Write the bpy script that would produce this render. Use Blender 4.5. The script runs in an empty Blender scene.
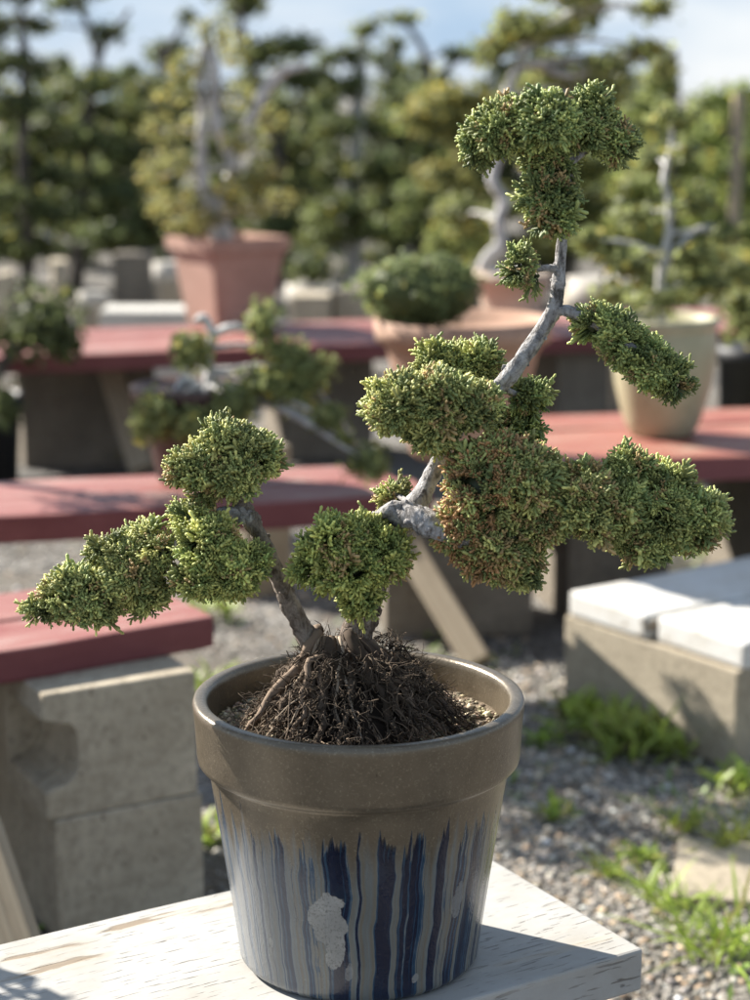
import bpy, bmesh, math, random
import numpy as np
from mathutils import Vector, Matrix

rng = np.random.default_rng(11)
random.seed(5)
R = math.radians
scene = bpy.context.scene
COL = scene.collection

# ------------------------------------------------------------------ camera
CAM_H, FPX, PITCH = 1.21, 1900.0, R(12.0)
cam_d = bpy.data.cameras.new('camera')
cam = bpy.data.objects.new('camera', cam_d)
COL.objects.link(cam)
cam.location = (0, 0, CAM_H)
cam.rotation_euler = (R(90) - PITCH, 0, 0)
cam_d.sensor_fit = 'VERTICAL'
cam_d.sensor_height = 36.0
cam_d.sensor_width = 27.0
cam_d.lens = 36.0 * FPX / 1000.0
cam_d.clip_start = 0.05
cam_d.clip_end = 2000
cam_d.dof.use_dof = True
cam_d.dof.focus_distance = 1.69
cam_d.dof.aperture_fstop = 4.5
cam_d.dof.aperture_blades = 0
scene.camera = cam
CP, SP = math.cos(PITCH), math.sin(PITCH)


def ray(px, py):
    x = (px - 375.0) / FPX
    u = (500.0 - py) / FPX
    return np.array([x, CP + u * SP, -SP + u * CP])


def at(px, py, Y):
    """world point on the vertical plane at distance Y seen at this photo position"""
    d = ray(px, py)
    return np.array([0, 0, CAM_H]) + d * (Y / d[1])


def at_z(px, py, z):
    d = ray(px, py)
    return np.array([0, 0, CAM_H]) + d * ((z - CAM_H) / d[2])


def mpp(Y):
    return Y / (FPX * CP)          # metres per photo pixel at distance Y


# ------------------------------------------------------------------ object helpers
def tag(o, label=None, cat=None, group=None, kind=None):
    if label: o['label'] = label
    if cat: o['category'] = cat
    if group: o['group'] = group
    if kind: o['kind'] = kind
    return o


def thing(name, label, cat, loc=(0, 0, 0), rz=0.0, group=None):
    o = bpy.data.objects.new(name, None)
    o.empty_display_size = 0.05
    COL.objects.link(o)
    o.location = tuple(loc)
    o.rotation_euler = (0, 0, rz)
    return tag(o, label, cat, group)


def to_local(parent, V):
    if parent is None:
        return V
    M = Matrix.LocRotScale(parent.location, parent.rotation_euler, None).inverted()
    A = np.array(M)
    return V @ A[:3, :3].T + A[:3, 3]


def mk(name, V, F, mat, parent=None, colr=None, smooth=False, world=True, matidx=None):
    """one mesh object; V in world space (local to the thing if world=False)"""
    V = np.asarray(V, dtype=np.float64)
    if world and parent is not None:
        V = to_local(parent, V)
    if isinstance(F, np.ndarray):
        F = [F]
    me = bpy.data.meshes.new(name)
    me.vertices.add(len(V))
    me.vertices.foreach_set('co', V.astype(np.float32).ravel())
    loops = np.concatenate([f.ravel() for f in F]).astype(np.int32)
    sizes = np.concatenate([np.full(len(f), f.shape[1]) for f in F]).astype(np.int32)
    starts = np.concatenate([[0], np.cumsum(sizes)[:-1]]).astype(np.int32)
    me.loops.add(len(loops))
    me.loops.foreach_set('vertex_index', loops)
    me.polygons.add(len(sizes))
    me.polygons.foreach_set('loop_start', starts)
    me.polygons.foreach_set('loop_total', sizes)
    if smooth:
        me.polygons.foreach_set('use_smooth', np.ones(len(sizes), dtype=bool))
    me.update(calc_edges=True)
    me.validate()
    for m in (mat if isinstance(mat, (list, tuple)) else [mat]):
        me.materials.append(m)
    if matidx is not None:
        me.polygons.foreach_set('material_index', np.asarray(matidx, dtype=np.int32))
    if colr is not None:
        a = me.color_attributes.new('Col', 'FLOAT_COLOR', 'POINT')
        c = np.ones((len(V), 4), dtype=np.float32)
        c[:, :3] = colr
        a.data.foreach_set('color', c.ravel())
    o = bpy.data.objects.new(name, me)
    COL.objects.link(o)
    if parent is not None:
        o.parent = parent
    return o


def mk_bm(name, bm, mat, parent=None, smooth=False):
    me = bpy.data.meshes.new(name)
    bm.normal_update()
    bm.to_mesh(me)
    bm.free()
    if smooth:
        me.polygons.foreach_set('use_smooth', np.ones(len(me.polygons), dtype=bool))
    me.materials.append(mat)
    o = bpy.data.objects.new(name, me)
    COL.objects.link(o)
    if parent is not None:
        o.parent = parent
    return o


def cat_mesh(parts):
    """merge (V, F, [C]) tuples; F lists of arrays"""
    Vs, Fs, Cs, off = [], {}, [], 0
    for p in parts:
        V, F = p[0], p[1]
        if isinstance(F, np.ndarray):
            F = [F]
        for f in F:
            Fs.setdefault(f.shape[1], []).append(f + off)
        Vs.append(V)
        if len(p) > 2:
            Cs.append(np.broadcast_to(p[2], (len(V), 3)))
        off += len(V)
    F = [np.concatenate(v) for v in Fs.values()]
    return np.concatenate(Vs), F, (np.concatenate(Cs) if Cs else None)


def catmull(P, n):
    P = np.asarray(P, float)
    if len(P) < 3:
        t = np.linspace(0, 1, n)[:, None]
        return P[0] * (1 - t) + P[-1] * t
    Q = np.vstack([2 * P[0] - P[1], P, 2 * P[-1] - P[-2]])
    out = []
    segs = len(P) - 1
    for i in range(n):
        s = i / (n - 1) * segs
        k = min(int(s), segs - 1)
        t = s - k
        p0, p1, p2, p3 = Q[k], Q[k + 1], Q[k + 2], Q[k + 3]
        out.append(0.5 * (2 * p1 + (p2 - p0) * t + (2 * p0 - 5 * p1 + 4 * p2 - p3) * t * t + (3 * p1 - p0 - 3 * p2 + p3) * t ** 3))
    return np.array(out)


def tube(P, rad, n=24, sides=10, bump=0.0, lump=0.0, seed=0, flat=None):
    """smooth tapered tube through points; bump = relative radial noise, closed ends"""
    g = np.random.default_rng(seed)
    C = catmull(P, n)
    rr = catmull(np.asarray(rad, float)[:, None] * np.ones((1, 1)), n)[:, 0] if len(rad) > 2 else np.linspace(rad[0], rad[-1], n)
    T = np.gradient(C, axis=0)
    T /= np.linalg.norm(T, axis=1)[:, None] + 1e-12
    a = np.array([0.3, 0.8, 0.52])
    N = np.cross(T[0], a); N /= np.linalg.norm(N)
    V = []
    ph = g.uniform(0, 6.28, 6)
    for i in range(n):
        N = N - T[i] * np.dot(N, T[i]); N /= np.linalg.norm(N) + 1e-12
        B = np.cross(T[i], N)
        th = np.arange(sides) / sides * 2 * math.pi
        k = 1 + bump * g.normal(size=sides)
        k = k + lump * (np.sin(3 * th + ph[0] + i * .35) * .5 + np.sin(5 * th + ph[1] - i * .22) * .35 + math.sin(i * .8 + ph[2]) * .35)
        V.append(C[i] + rr[i] * k[:, None] * (np.cos(th)[:, None] * N + np.sin(th)[:, None] * B))
    V = np.concatenate(V + [C[:1] - T[0] * rr[0] * .3, C[-1:] + T[-1] * rr[-1] * .4])
    i, j = np.meshgrid(np.arange(n - 1), np.arange(sides), indexing='ij')
    j2 = (j + 1) % sides
    Q = np.stack([i * sides + j, i * sides + j2, (i + 1) * sides + j2, (i + 1) * sides + j], -1).reshape(-1, 4)
    j = np.arange(sides); j2 = (j + 1) % sides
    t0 = np.stack([np.full(sides, n * sides), j2, j], -1)
    t1 = np.stack([np.full(sides, n * sides + 1), (n - 1) * sides + j, (n - 1) * sides + j2], -1)
    return V, [Q, np.concatenate([t0, t1])]


def lathe(profile, segs=96, center=(0, 0, 0), wob=0.0, seed=0):
    P = np.asarray(profile, float)
    g = np.random.default_rng(seed)
    th = np.arange(segs) / segs * 2 * math.pi
    w = 1 + wob * (np.sin(2 * th + g.uniform(0, 6)) + .6 * np.sin(3 * th + g.uniform(0, 6)))
    V = np.stack([np.outer(P[:, 0], np.cos(th) * w), np.outer(P[:, 0], np.sin(th) * w), np.repeat(P[:, 1:2], segs, 1)], -1).reshape(-1, 3)
    V = V + np.asarray(center)
    n = len(P)
    i, j = np.meshgrid(np.arange(n - 1), np.arange(segs), indexing='ij')
    j2 = (j + 1) % segs
    Q = np.stack([i * segs + j, i * segs + j2, (i + 1) * segs + j2, (i + 1) * segs + j], -1).reshape(-1, 4)
    return V, Q


def sphere(c, r, seg=20, ring=12, lump=0.0, seed=0):
    g = np.random.default_rng(seed)
    ph = np.linspace(0, math.pi, ring)
    prof = np.stack([np.sin(ph), -np.cos(ph)], 1)
    V, Q = lathe(prof, seg)
    k = 1 + lump * (np.sin(V[:, 0] * 4 + g.uniform(0, 6)) + np.sin(V[:, 1] * 5 + g.uniform(0, 6)) + np.sin(V[:, 2] * 4.5 + g.uniform(0, 6))) / 3
    return V * k[:, None] * np.asarray(r) + np.asarray(c), Q


def bevel_box(dims, bev=0.004, cuts=0, jitter=0.0, seed=0):
    """box centred in x,y, from z=0 up"""
    bm = bmesh.new()
    bmesh.ops.create_cube(bm, size=1.0)
    for v in bm.verts:
        v.co = Vector((v.co.x * dims[0], v.co.y * dims[1], (v.co.z + .5) * dims[2]))
    if bev:
        bmesh.ops.bevel(bm, geom=list(bm.edges), offset=bev, segments=2, profile=.6, affect='EDGES')
    return bm


def prism_bm(outline, depth, bev=0.004):
    """outline in the x-z plane, extruded along +y"""
    bm = bmesh.new()
    vs = [bm.verts.new((x, 0, z)) for x, z in outline]
    f = bm.faces.new(vs)
    r = bmesh.ops.extrude_face_region(bm, geom=[f])
    for e in r['geom']:
        if isinstance(e, bmesh.types.BMVert):
            e.co.y += depth
    bmesh.ops.recalc_face_normals(bm, faces=bm.faces)
    if bev:
        sharp = [e for e in bm.edges if len(e.link_faces) == 2 and e.calc_face_angle(0) > 0.6]
        bmesh.ops.bevel(bm, geom=sharp, offset=bev, segments=2, profile=.6, affect='EDGES')
    return bm


# ------------------------------------------------------------------ materials
class NT:
    def __init__(s, name):
        s.m = bpy.data.materials.new(name)
        s.m.use_nodes = True
        s.t = s.m.node_tree
        s.b = s.t.nodes['Principled BSDF']

    def n(s, typ, **kw):
        nd = s.t.nodes.new(typ)
        for k, v in kw.items():
            if k.startswith('i_'):
                key = k[2:]
                nd.inputs[int(key) if key.isdigit() else key].default_value = v
            else:
                setattr(nd, k, v)
        return nd

    def l(s, a, b):
        s.t.links.new(a, b)

    def coord(s, out='Object'):
        return s.n('ShaderNodeTexCoord').outputs[out]

    def mapping(s, vec, scale=(1, 1, 1), rot=(0, 0, 0), loc=(0, 0, 0)):
        m = s.n('ShaderNodeMapping')
        m.inputs['Scale'].default_value = scale
        m.inputs['Rotation'].default_value = rot
        m.inputs['Location'].default_value = loc
        s.l(vec, m.inputs['Vector'])
        return m.outputs[0]

    def noise(s, vec, scale, detail=4, rough=.55, dist=0.0, dim='3D'):
        nd = s.n('ShaderNodeTexNoise', noise_dimensions=dim)
        nd.inputs['Scale'].default_value = scale
        nd.inputs['Detail'].default_value = detail
        nd.inputs['Roughness'].default_value = rough
        nd.inputs['Distortion'].default_value = dist
        if vec is not None:
            s.l(vec, nd.inputs['W' if dim == '1D' else 'Vector'])
        return nd.outputs[0]

    def ramp(s, fac, stops, interp='LINEAR'):
        r = s.n('ShaderNodeValToRGB')
        r.color_ramp.interpolation = interp
        e = r.color_ramp.elements
        while len(e) < len(stops):
            e.new(0.5)
        for el, (p, c) in zip(e, stops):
            el.position = p
            el.color = tuple(c) + (1,) if not isinstance(c, (int, float)) else (c, c, c, 1)
        s.l(fac, r.inputs[0])
        return r.outputs[0]

    def mix(s, fac, a, b, mode='MIX'):
        m = s.n('ShaderNodeMix', data_type='RGBA', blend_type=mode)
        for sock, v in ((m.inputs[0], fac), (m.inputs[6], a), (m.inputs[7], b)):
            if isinstance(v, (int, float)):
                sock.default_value = v
            elif isinstance(v, (tuple, list)):
                sock.default_value = tuple(v) + (1,)
            else:
                s.l(v, sock)
        return m.outputs[2]

    def math(s, op, a, b=None, c=None, clamp=False):
        m = s.n('ShaderNodeMath', operation=op, use_clamp=clamp)
        for i, v in enumerate((a, b, c)):
            if v is None:
                continue
            if isinstance(v, (int, float)):
                m.inputs[i].default_value = v
            else:
                s.l(v, m.inputs[i])
        return m.outputs[0]

    def bump(s, height, strength=.3, dist=.01):
        b = s.n('ShaderNodeBump')
        b.inputs['Strength'].default_value = strength
        b.inputs['Distance'].default_value = dist
        s.l(height, b.inputs['Height'])
        s.l(b.outputs[0], s.b.inputs['Normal'])

    def set(s, color=None, rough=None, spec=None, metal=None):
        for key, v in (('Base Color', color), ('Roughness', rough), ('Specular IOR Level', spec), ('Metallic', metal)):
            if v is None:
                continue
            if isinstance(v, (int, float)):
                s.b.inputs[key].default_value = v
            elif isinstance(v, tuple):
                s.b.inputs[key].default_value = v + (1,)
            else:
                s.l(v, s.b.inputs[key])
        return s


def mat_attr(name, rough=.6, spec=.3, transl=0.0):
    m = NT(name)
    a = m.n('ShaderNodeAttribute', attribute_name='Col')
    m.set(a.outputs['Color'], rough, spec)
    if transl:
        tr = m.n('ShaderNodeBsdfTranslucent')
        m.l(a.outputs['Color'], tr.inputs['Color'])
        mx = m.n('ShaderNodeMixShader')
        mx.inputs[0].default_value = transl
        m.l(m.b.outputs[0], mx.inputs[1])
        m.l(tr.outputs[0], mx.inputs[2])
        m.l(mx.outputs[0], m.t.nodes['Material Output'].inputs['Surface'])
    return m.m


def mat_concrete(name, c1, c2, pore=True):
    m = NT(name)
    v = m.coord()
    n1 = m.noise(v, 7, 6, .65)
    n2 = m.noise(v, 60, 5, .7)
    n3 = m.noise(v, 260, 3, .6)
    c = m.ramp(n1, [(.3, c1), (.7, c2)])
    c = m.mix(m.ramp(n2, [(.34, .45), (.56, 1.0)]), tuple(x * .62 for x in c1), c)
    if pore:
        vo = m.n('ShaderNodeTexVoronoi', feature='F1')
        vo.inputs['Scale'].default_value = 45
        m.l(v, vo.inputs['Vector'])
        p = m.ramp(vo.outputs['Distance'], [(.06, 0.0), (.16, 1.0)])
        c = m.mix(m.math('MULTIPLY', m.math('SUBTRACT', 1.0, p), .85), c, tuple(x * .35 for x in c1))
    m.set(c, .92, .2)
    m.bump(m.math('ADD', n2, m.math('MULTIPLY', n3, .6)), .55, .006)
    return m.m


def mat_paint_wood(name, paint, worn, wood, wear=.62, rough=.55, spec=.4):
    """painted plank: grain runs along local X"""
    m = NT(name)
    v = m.coord()
    g = m.mapping(v, (3, 60, 60))
    grain = m.noise(g, 3, 6, .6)
    big = m.noise(m.mapping(v, (2.0, 7, 7)), 2.2, 5, .6)
    fine = m.noise(v, 90, 4, .6)
    c = m.mix(m.ramp(big, [(.38, 0.0), (.68, 1.0)]), paint, worn)
    c = m.mix(m.math('MULTIPLY', m.ramp(fine, [(.5, 0.0), (.7, 1.0)]), .35), c, worn)
    w = m.math('ADD', m.math('MULTIPLY', grain, .55), m.math('MULTIPLY', big, .5))
    mask = m.ramp(w, [(wear, 0.0), (wear + .03, 1.0)])
    c = m.mix(mask, c, wood)
    m.set(c, rough, spec)
    m.bump(m.math('SUBTRACT', m.math('MULTIPLY', grain, .7), m.math('MULTIPLY', mask, .3)), .35, .004)
    return m.m


def mat_white_plank(name='cracked_white_paint', k=1.0):
    m = NT(name)
    v = m.coord()
    # dashes along the grain: short dark cracks in the paint
    g1 = m.noise(m.mapping(v, (30, 330, 330)), 1.0, 2, .5)
    g2 = m.noise(m.mapping(v, (2.5, 38, 38)), 1.0, 5, .6, .4)
    big = m.noise(m.mapping(v, (3.2, 8.5, 8)), 1.0, 4, .55)
    dirt = m.noise(v, 9, 6, .65)
    fine = m.noise(v, 240, 3, .6)
    crack = m.ramp(g1, [(.625, 0.0), (.67, 1.0)])
    cz = m.noise(v, 5.0, 2, .5)
    crack = m.math('MULTIPLY', crack, m.ramp(cz, [(.40, .12), (.62, 1.0)]))
    # peeled strips following the grain
    peel = m.math('ADD', m.math('MULTIPLY', big, .72), m.math('MULTIPLY', g2, .42))
    pm = m.ramp(peel, [(.685, 0.0), (.697, 1.0)])
    edge = m.ramp(peel, [(.655, 0.0), (.685, 1.0), (.695, 0.0)])
    white = m.mix(m.ramp(dirt, [(.42, 0.0), (.75, 1.0)]), tuple(x * k for x in (.375, .367, .345)), tuple(x * k for x in (.30, .278, .24)))
    white = m.mix(m.math('MULTIPLY', m.ramp(g2, [(.52, 0.0), (.7, 1.0)]), .35), white, (.58, .52, .43))
    wood = m.mix(g2, (.15, .115, .08), (.27, .215, .155))
    c = m.mix(m.math('MULTIPLY', crack, .85), white, (.10, .085, .07))
    c = m.mix(m.math('MULTIPLY', edge, .5), c, (.33, .28, .21))
    c = m.mix(pm, c, wood)
    m.set(c, .6, .35)
    h = m.math('SUBTRACT', m.math('MULTIPLY', g2, .35), m.math('ADD', m.math('MULTIPLY', crack, .9), m.math('MULTIPLY', pm, .6)))
    h = m.math('ADD', h, m.math('MULTIPLY', fine, .12))
    m.bump(h, .55, .0022)
    return m.m


def mat_wood(name, c1, c2, axis_scale=(60, 60, 2)):
    m = NT(name)
    v = m.coord()
    g = m.noise(m.mapping(v, axis_scale), 1.5, 6, .65, .3)
    n = m.noise(v, 14, 5, .6)
    c = m.ramp(g, [(.32, c1), (.66, c2)])
    c = m.mix(m.math('MULTIPLY', n, .4), c, tuple(x * .55 for x in c1))
    m.set(c, .85, .2)
    m.bump(g, .5, .004)
    return m.m


def mat_bark(name, c1, c2, c3, scale=1.0, zlow=None):
    m = NT(name)
    v = m.coord()
    n1 = m.noise(m.mapping(v, (1, 1, .55)), 105 * scale, 6, .68, .5)
    n2 = m.noise(v, 210 * scale, 5, .7)
    n3 = m.noise(v, 16 * scale, 3, .5)
    c = m.ramp(n1, [(.38, c1), (.47, c2), (.62, c3)])
    c = m.mix(m.math('MULTIPLY', m.ramp(n2, [(.5, 0.0), (.68, 1.0)]), .7), c, tuple(x * .6 for x in c1))
    c = m.mix(m.math('MULTIPLY', n3, .35), c, c2)
    if zlow:                         # the old bark near the foot is rough and brown
        sp = m.n('ShaderNodeSeparateXYZ')
        m.l(v, sp.inputs[0])
        hz = m.math('ADD', sp.outputs[2], m.math('MULTIPLY', m.math('SUBTRACT', n3, .5), .12))
        lo = m.ramp(hz, [(zlow[0], 1.0), (zlow[1], 0.0)])
        cb = m.ramp(n1, [(.36, (.05, .036, .027)), (.52, (.15, .115, .09)), (.64, (.36, .31, .26))])
        c = m.mix(lo, c, cb)
    m.set(c, .85, .25)
    m.bump(m.math('ADD', n1, m.math('MULTIPLY', n2, .6)), 1.0, .005 / scale)
    return m.m


def mat_plain(name, c1, c2, scale=20, rough=.8, spec=.3, bump=.2):
    m = NT(name)
    v = m.coord()
    n = m.noise(v, scale, 6, .65)
    n2 = m.noise(v, scale * 6, 4, .65)
    c = m.ramp(n, [(.33, c1), (.68, c2)])
    c = m.mix(m.math('MULTIPLY', m.ramp(n2, [(.55, 0.0), (.7, 1.0)]), .4), c, tuple(x * .6 for x in c1))
    m.set(c, rough, spec)
    m.bump(m.math('ADD', n, n2), bump, .004)
    return m.m


def mat_ground():
    m = NT('gravel_ground')
    v = m.coord()
    vo = m.n('ShaderNodeTexVoronoi', feature='F1')
    vo.inputs['Scale'].default_value = 95
    m.l(v, vo.inputs['Vector'])
    sep = m.n('ShaderNodeSeparateColor')
    m.l(vo.outputs['Color'], sep.inputs[0])
    c = m.ramp(sep.outputs[0], [(.0, (.05, .047, .044)), (.35, (.13, .125, .12)), (.7, (.23, .22, .20)), (.95, (.38, .36, .33))])
    d = m.noise(v, 2.4, 5, .6)
    c = m.mix(m.ramp(d, [(.42, 0.0), (.66, .85)]), c, (.13, .105, .075))
    f = m.noise(v, 40, 4, .6)
    c = m.mix(m.math('MULTIPLY', f, .3), c, (.22, .205, .18))
    m.set(c, .95, .15)
    m.bump(m.math('SUBTRACT', 1.0, vo.outputs['Distance']), .9, .012)
    return m.m


def mat_glaze():
    """brown metallic rim glaze that runs down in drips over a navy body; object z up from the pot's foot"""
    m = NT('drip_glaze')
    v = m.coord()
    sx = m.n('ShaderNodeSeparateXYZ')
    m.l(v, sx.inputs[0])
    x, y, z = sx.outputs
    # angle measured from the side that faces the bench end, seam at the rear
    ang = m.math('ARCTAN2', x, m.math('MULTIPLY', y, -1.0))
    wob = m.math('MULTIPLY', m.math('SUBTRACT', m.noise(m.mapping(v, (16, 16, 22)), 1.0, 2, .5), .5), .085)
    a2 = m.math('ADD', ang, wob)
    n_w = m.noise(m.math('MULTIPLY', a2, 5.0), 1.0, 2.0, .6, 0, '1D')
    n_f = m.noise(m.math('MULTIPLY', a2, 41.0), 1.0, 1.0, .5, 0, '1D')
    n_h = m.noise(m.math('MULTIPLY', ang, 11.0), 1.0, 2.0, .7, 0, '1D')       # where each drip begins
    n_v = m.noise(m.mapping(v, (120, 120, 14)), 1.0, 4, .6)
    wave = m.math('SINE', m.math('ADD', m.math('MULTIPLY', a2, 33.0), m.math('MULTIPLY', n_w, 15.0)))
    cells = m.math('ADD', .5, m.math('MULTIPLY', wave, .13))
    cells = m.math('ADD', cells, m.math('MULTIPLY', m.math('SUBTRACT', n_f, .5), .30))
    cells = m.math('ADD', cells, m.math('MULTIPLY', m.math('SUBTRACT', m.noise(m.mapping(v, (30, 30, 26)), 1.0, 3, .6), .5), .16))
    # more blue on the right-hand half
    cells = m.math('ADD', cells, m.math('MULTIPLY', ang, .035))
    top = m.math('ADD', .162, m.math('MULTIPLY', m.math('SUBTRACT', n_h, .5), .085))
    depth = m.math('SUBTRACT', top, z)                          # >0 below the drip line
    thr = m.math('SUBTRACT', .545, m.math('MULTIPLY', m.math('MINIMUM', m.math('MAXIMUM', depth, 0.0), .03), 1.4))
    diff = m.math('SUBTRACT', cells, thr)
    blue = m.math('MULTIPLY', m.ramp(diff, [(.0, 0.0), (.022, 1.0)]), m.ramp(depth, [(0.0, 0.0), (.006, 1.0)]))
    rimblue = m.math('MULTIPLY', m.math('MULTIPLY', m.ramp(diff, [(.0, 0.0), (.012, 1.0)]), m.math('SUBTRACT', 1.0, m.ramp(diff, [(.03, 0.0), (.085, 1.0)]))), m.ramp(depth, [(0.0, 0.0), (.004, 1.0)]))
    spk = m.noise(v, 420, 3, .7)
    mot = m.noise(v, 34, 5, .65)
    brown = m.mix(mot, (.088, .070, .048), (.200, .163, .115))
    brown = m.mix(m.ramp(spk, [(.56, 0.0), (.7, .55)]), brown, (.33, .285, .205))
    # drips turn grey-green lower down
    grey = m.mix(n_v, (.080, .092, .094), (.18, .196, .190))
    low = m.ramp(depth, [(.0, 0.0), (.035, 1.0)])
    body = m.mix(low, brown, m.mix(m.ramp(n_f, [(.42, 0.0), (.62, 1.0)]), grey, m.mix(mot, (.10, .085, .063), (.18, .155, .112))))
    navy = m.mix(n_v, (.004, .006, .018), (.010, .016, .042))
    navy = m.mix(m.ramp(mot, [(.54, 0.0), (.74, .35)]), navy, (.022, .040, .060))
    navy = m.mix(m.ramp(ang, [(-.0, .0), (.0, .0)]), navy, navy)
    c = m.mix(blue, body, navy)
    c = m.mix(m.math('MULTIPLY', rimblue, .5), c, (.04, .105, .17))
    # left flank: sky reflection painted in as a paler grey over the blue
    sky_sheen = m.math('MULTIPLY', m.ramp(m.math('MULTIPLY', ang, -1.0), [(.12, 0.0), (.9, .5)]), low)
    c = m.mix(sky_sheen, c, m.mix(n_v, (.11, .125, .15), (.235, .25, .27)))
    # chipped spots, bare pale body shows
    def chip(a0, z0, ra, rz_, jag, amt):
        da = m.math('DIVIDE', m.math('SUBTRACT', ang, a0), ra)
        dz = m.math('DIVIDE', m.math('SUBTRACT', z, z0), rz_)
        rr = m.math('SQRT', m.math('ADD', m.math('MULTIPLY', da, da), m.math('MULTIPLY', dz, dz)))
        rr = m.math('ADD', rr, m.math('MULTIPLY', m.math('SUBTRACT', m.noise(v, jag, 4, .55), .5), 1.3))
        return m.math('MULTIPLY', m.math('SUBTRACT', 1.0, m.ramp(rr, [(.84, 0.0), (.90, 1.0)])), amt)
    ch = m.math('MAXIMUM', chip(-.215, .086, .150, .027, 64, .92), chip(-.175, .060, .085, .027, 64, .92))
    for a0, z0, ra, rz_, am in ((.80, .088, .06, .020, .55), (-.72, .05, .025, .006, .7), (.46, .022, .035, .005, .7), (-.07, .035, .035, .010, .5)):
        ch = m.math('MAXIMUM', ch, chip(a0, z0, ra, rz_, 90, am))
    chipc = m.mix(m.ramp(spk, [(.36, 0.0), (.48, 1.0)]), (.17, .16, .145), m.mix(mot, (.15, .145, .13), (.43, .42, .39)))
    c = m.mix(ch, c, chipc)
    # worn pale edge on the rim lip
    m.set(c, m.mix(ch, m.mix(m.math('MAXIMUM', blue, sky_sheen), m.mix(mot, (.22,) * 3, (.40,) * 3), (.10,) * 3), (.9,) * 3), .6, m.math('MULTIPLY', m.math('SUBTRACT', 1.0, low), .5))
    h = m.math('ADD', m.math('MULTIPLY', spk, .35), m.math('ADD', m.math('MULTIPLY', mot, .8), m.math('MULTIPLY', blue, -.7)))
    h = m.math('SUBTRACT', h, m.math('MULTIPLY', ch, .8))
    m.bump(h, .28, .003)
    return m.m


M = {}
M['leaf'] = mat_attr('juniper_foliage', .55, .35)
M['bgleaf'] = mat_attr('tree_leaves', .6, .3, .5)
M['weed'] = mat_attr('weed_leaf', .5, .35, .35)
M['stone'] = mat_attr('gravel_stone', .9, .2)
M['root'] = mat_attr('root_fibre', .9, .15)
M['bark_grey'] = mat_bark('silver_bark', (.06, .052, .046), (.32, .30, .285), (.58, .56, .545), 1.0, (.33, .40))
M['bark_brown'] = mat_bark('brown_bark', (.075, .055, .042), (.20, .165, .135), (.36, .31, .265))
M['bark_far'] = mat_bark('pale_deadwood', (.30, .28, .25), (.62, .60, .57), (.80, .78, .75), .15)
M['bark_dark'] = mat_bark('dark_trunk_bark', (.04, .033, .027), (.10, .085, .072), (.17, .15, .13), .15)
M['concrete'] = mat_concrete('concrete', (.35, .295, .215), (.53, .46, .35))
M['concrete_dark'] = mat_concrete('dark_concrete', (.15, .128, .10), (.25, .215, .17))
M['concrete_tan'] = mat_concrete('tan_concrete', (.33, .28, .205), (.43, .37, .275))
M['concrete_pale'] = mat_concrete('pale_concrete', (.50, .48, .43), (.64, .61, .55))
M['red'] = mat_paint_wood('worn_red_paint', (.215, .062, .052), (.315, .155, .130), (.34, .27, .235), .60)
M['red_orange'] = mat_paint_wood('faded_red_paint', (.25, .075, .055), (.33, .15, .105), (.34, .25, .19), .60)
M['red_side'] = mat_paint_wood('shaded_red_paint', (.135, .030, .032), (.19, .055, .055), (.22, .14, .12), .68)  # red darkened to deepen the shade on the bench sides
M['white'] = mat_white_plank()
M['white_board'] = mat_white_plank('chipped_white_boards', 1.75)
M['wood'] = mat_wood('weathered_wood', (.28, .22, .15), (.47, .39, .28))
M['soil'] = mat_plain('potting_soil', (.13, .10, .07), (.26, .21, .15), 90, .95, .1, .6)
M['glaze'] = mat_glaze()
M['terracotta'] = mat_plain('terracotta', (.35, .21, .16), (.44, .285, .225), 9)
M['terracotta_bowl'] = mat_plain('terracotta_bowl', (.34, .195, .13), (.44, .29, .21), 9)
M['brown_pot'] = mat_plain('brown_clay', (.06, .035, .029), (.11, .065, .052), 14, .6)
M['black_pot'] = mat_plain('black_plastic', (.012, .012, .013), (.025, .025, .026), 20, .55, .4)
M['sand_pot'] = mat_plain('sand_glaze', (.33, .305, .185), (.42, .39, .255), 8, .45, .45, .08)
M['cream_pot'] = mat_plain('cream_clay', (.50, .38, .28), (.60, .48, .37), 8)
M['pale_pot'] = mat_plain('pale_clay', (.40, .365, .31), (.52, .48, .42), 8)
M['ground'] = mat_ground()

# ------------------------------------------------------------------ world, sun
SUN_AZ = np.array([-0.82, 0.572])
SUN_EL = R(34)
w = bpy.data.worlds.new('World')
scene.world = w
w.use_nodes = True
wt = w.node_tree
bg = wt.nodes['Background']
sky = wt.nodes.new('ShaderNodeTexSky')
sky.sky_type = 'NISHITA'
sky.sun_disc = False
sky.sun_elevation = SUN_EL
sky.sun_rotation = math.atan2(SUN_AZ[0], SUN_AZ[1]) % (2 * math.pi)
sky.air_density = 1.0
sky.dust_density = 0.4
sky.ozone_density = 1.0
tc = wt.nodes.new('ShaderNodeTexCoord')
mp = wt.nodes.new('ShaderNodeMapping')
mp.inputs['Scale'].default_value = (1.5, 1.5, 5.0)
mp.inputs['Location'].default_value = (0.35, 0.1, 0.2)
ns = wt.nodes.new('ShaderNodeTexNoise')
ns.inputs['Scale'].default_value = 2.2
ns.inputs['Detail'].default_value = 6
ns.inputs['Roughness'].default_value = .55
rp = wt.nodes.new('ShaderNodeValToRGB')
rp.color_ramp.elements[0].position = .42
rp.color_ramp.elements[1].position = .68
rp.color_ramp.elements[0].color = (.29, .41, .57, 1)
rp.color_ramp.elements[1].color = (.70, .71, .72, 1)
mx = wt.nodes.new('ShaderNodeMix')
mx.data_type = 'RGBA'
csc = wt.nodes.new('ShaderNodeVectorMath')
csc.operation = 'SCALE'
csc.inputs[3].default_value = 8.8
wt.links.new(rp.outputs[0], csc.inputs[0])
wt.links.new(csc.outputs[0], mx.inputs[7])
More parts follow.
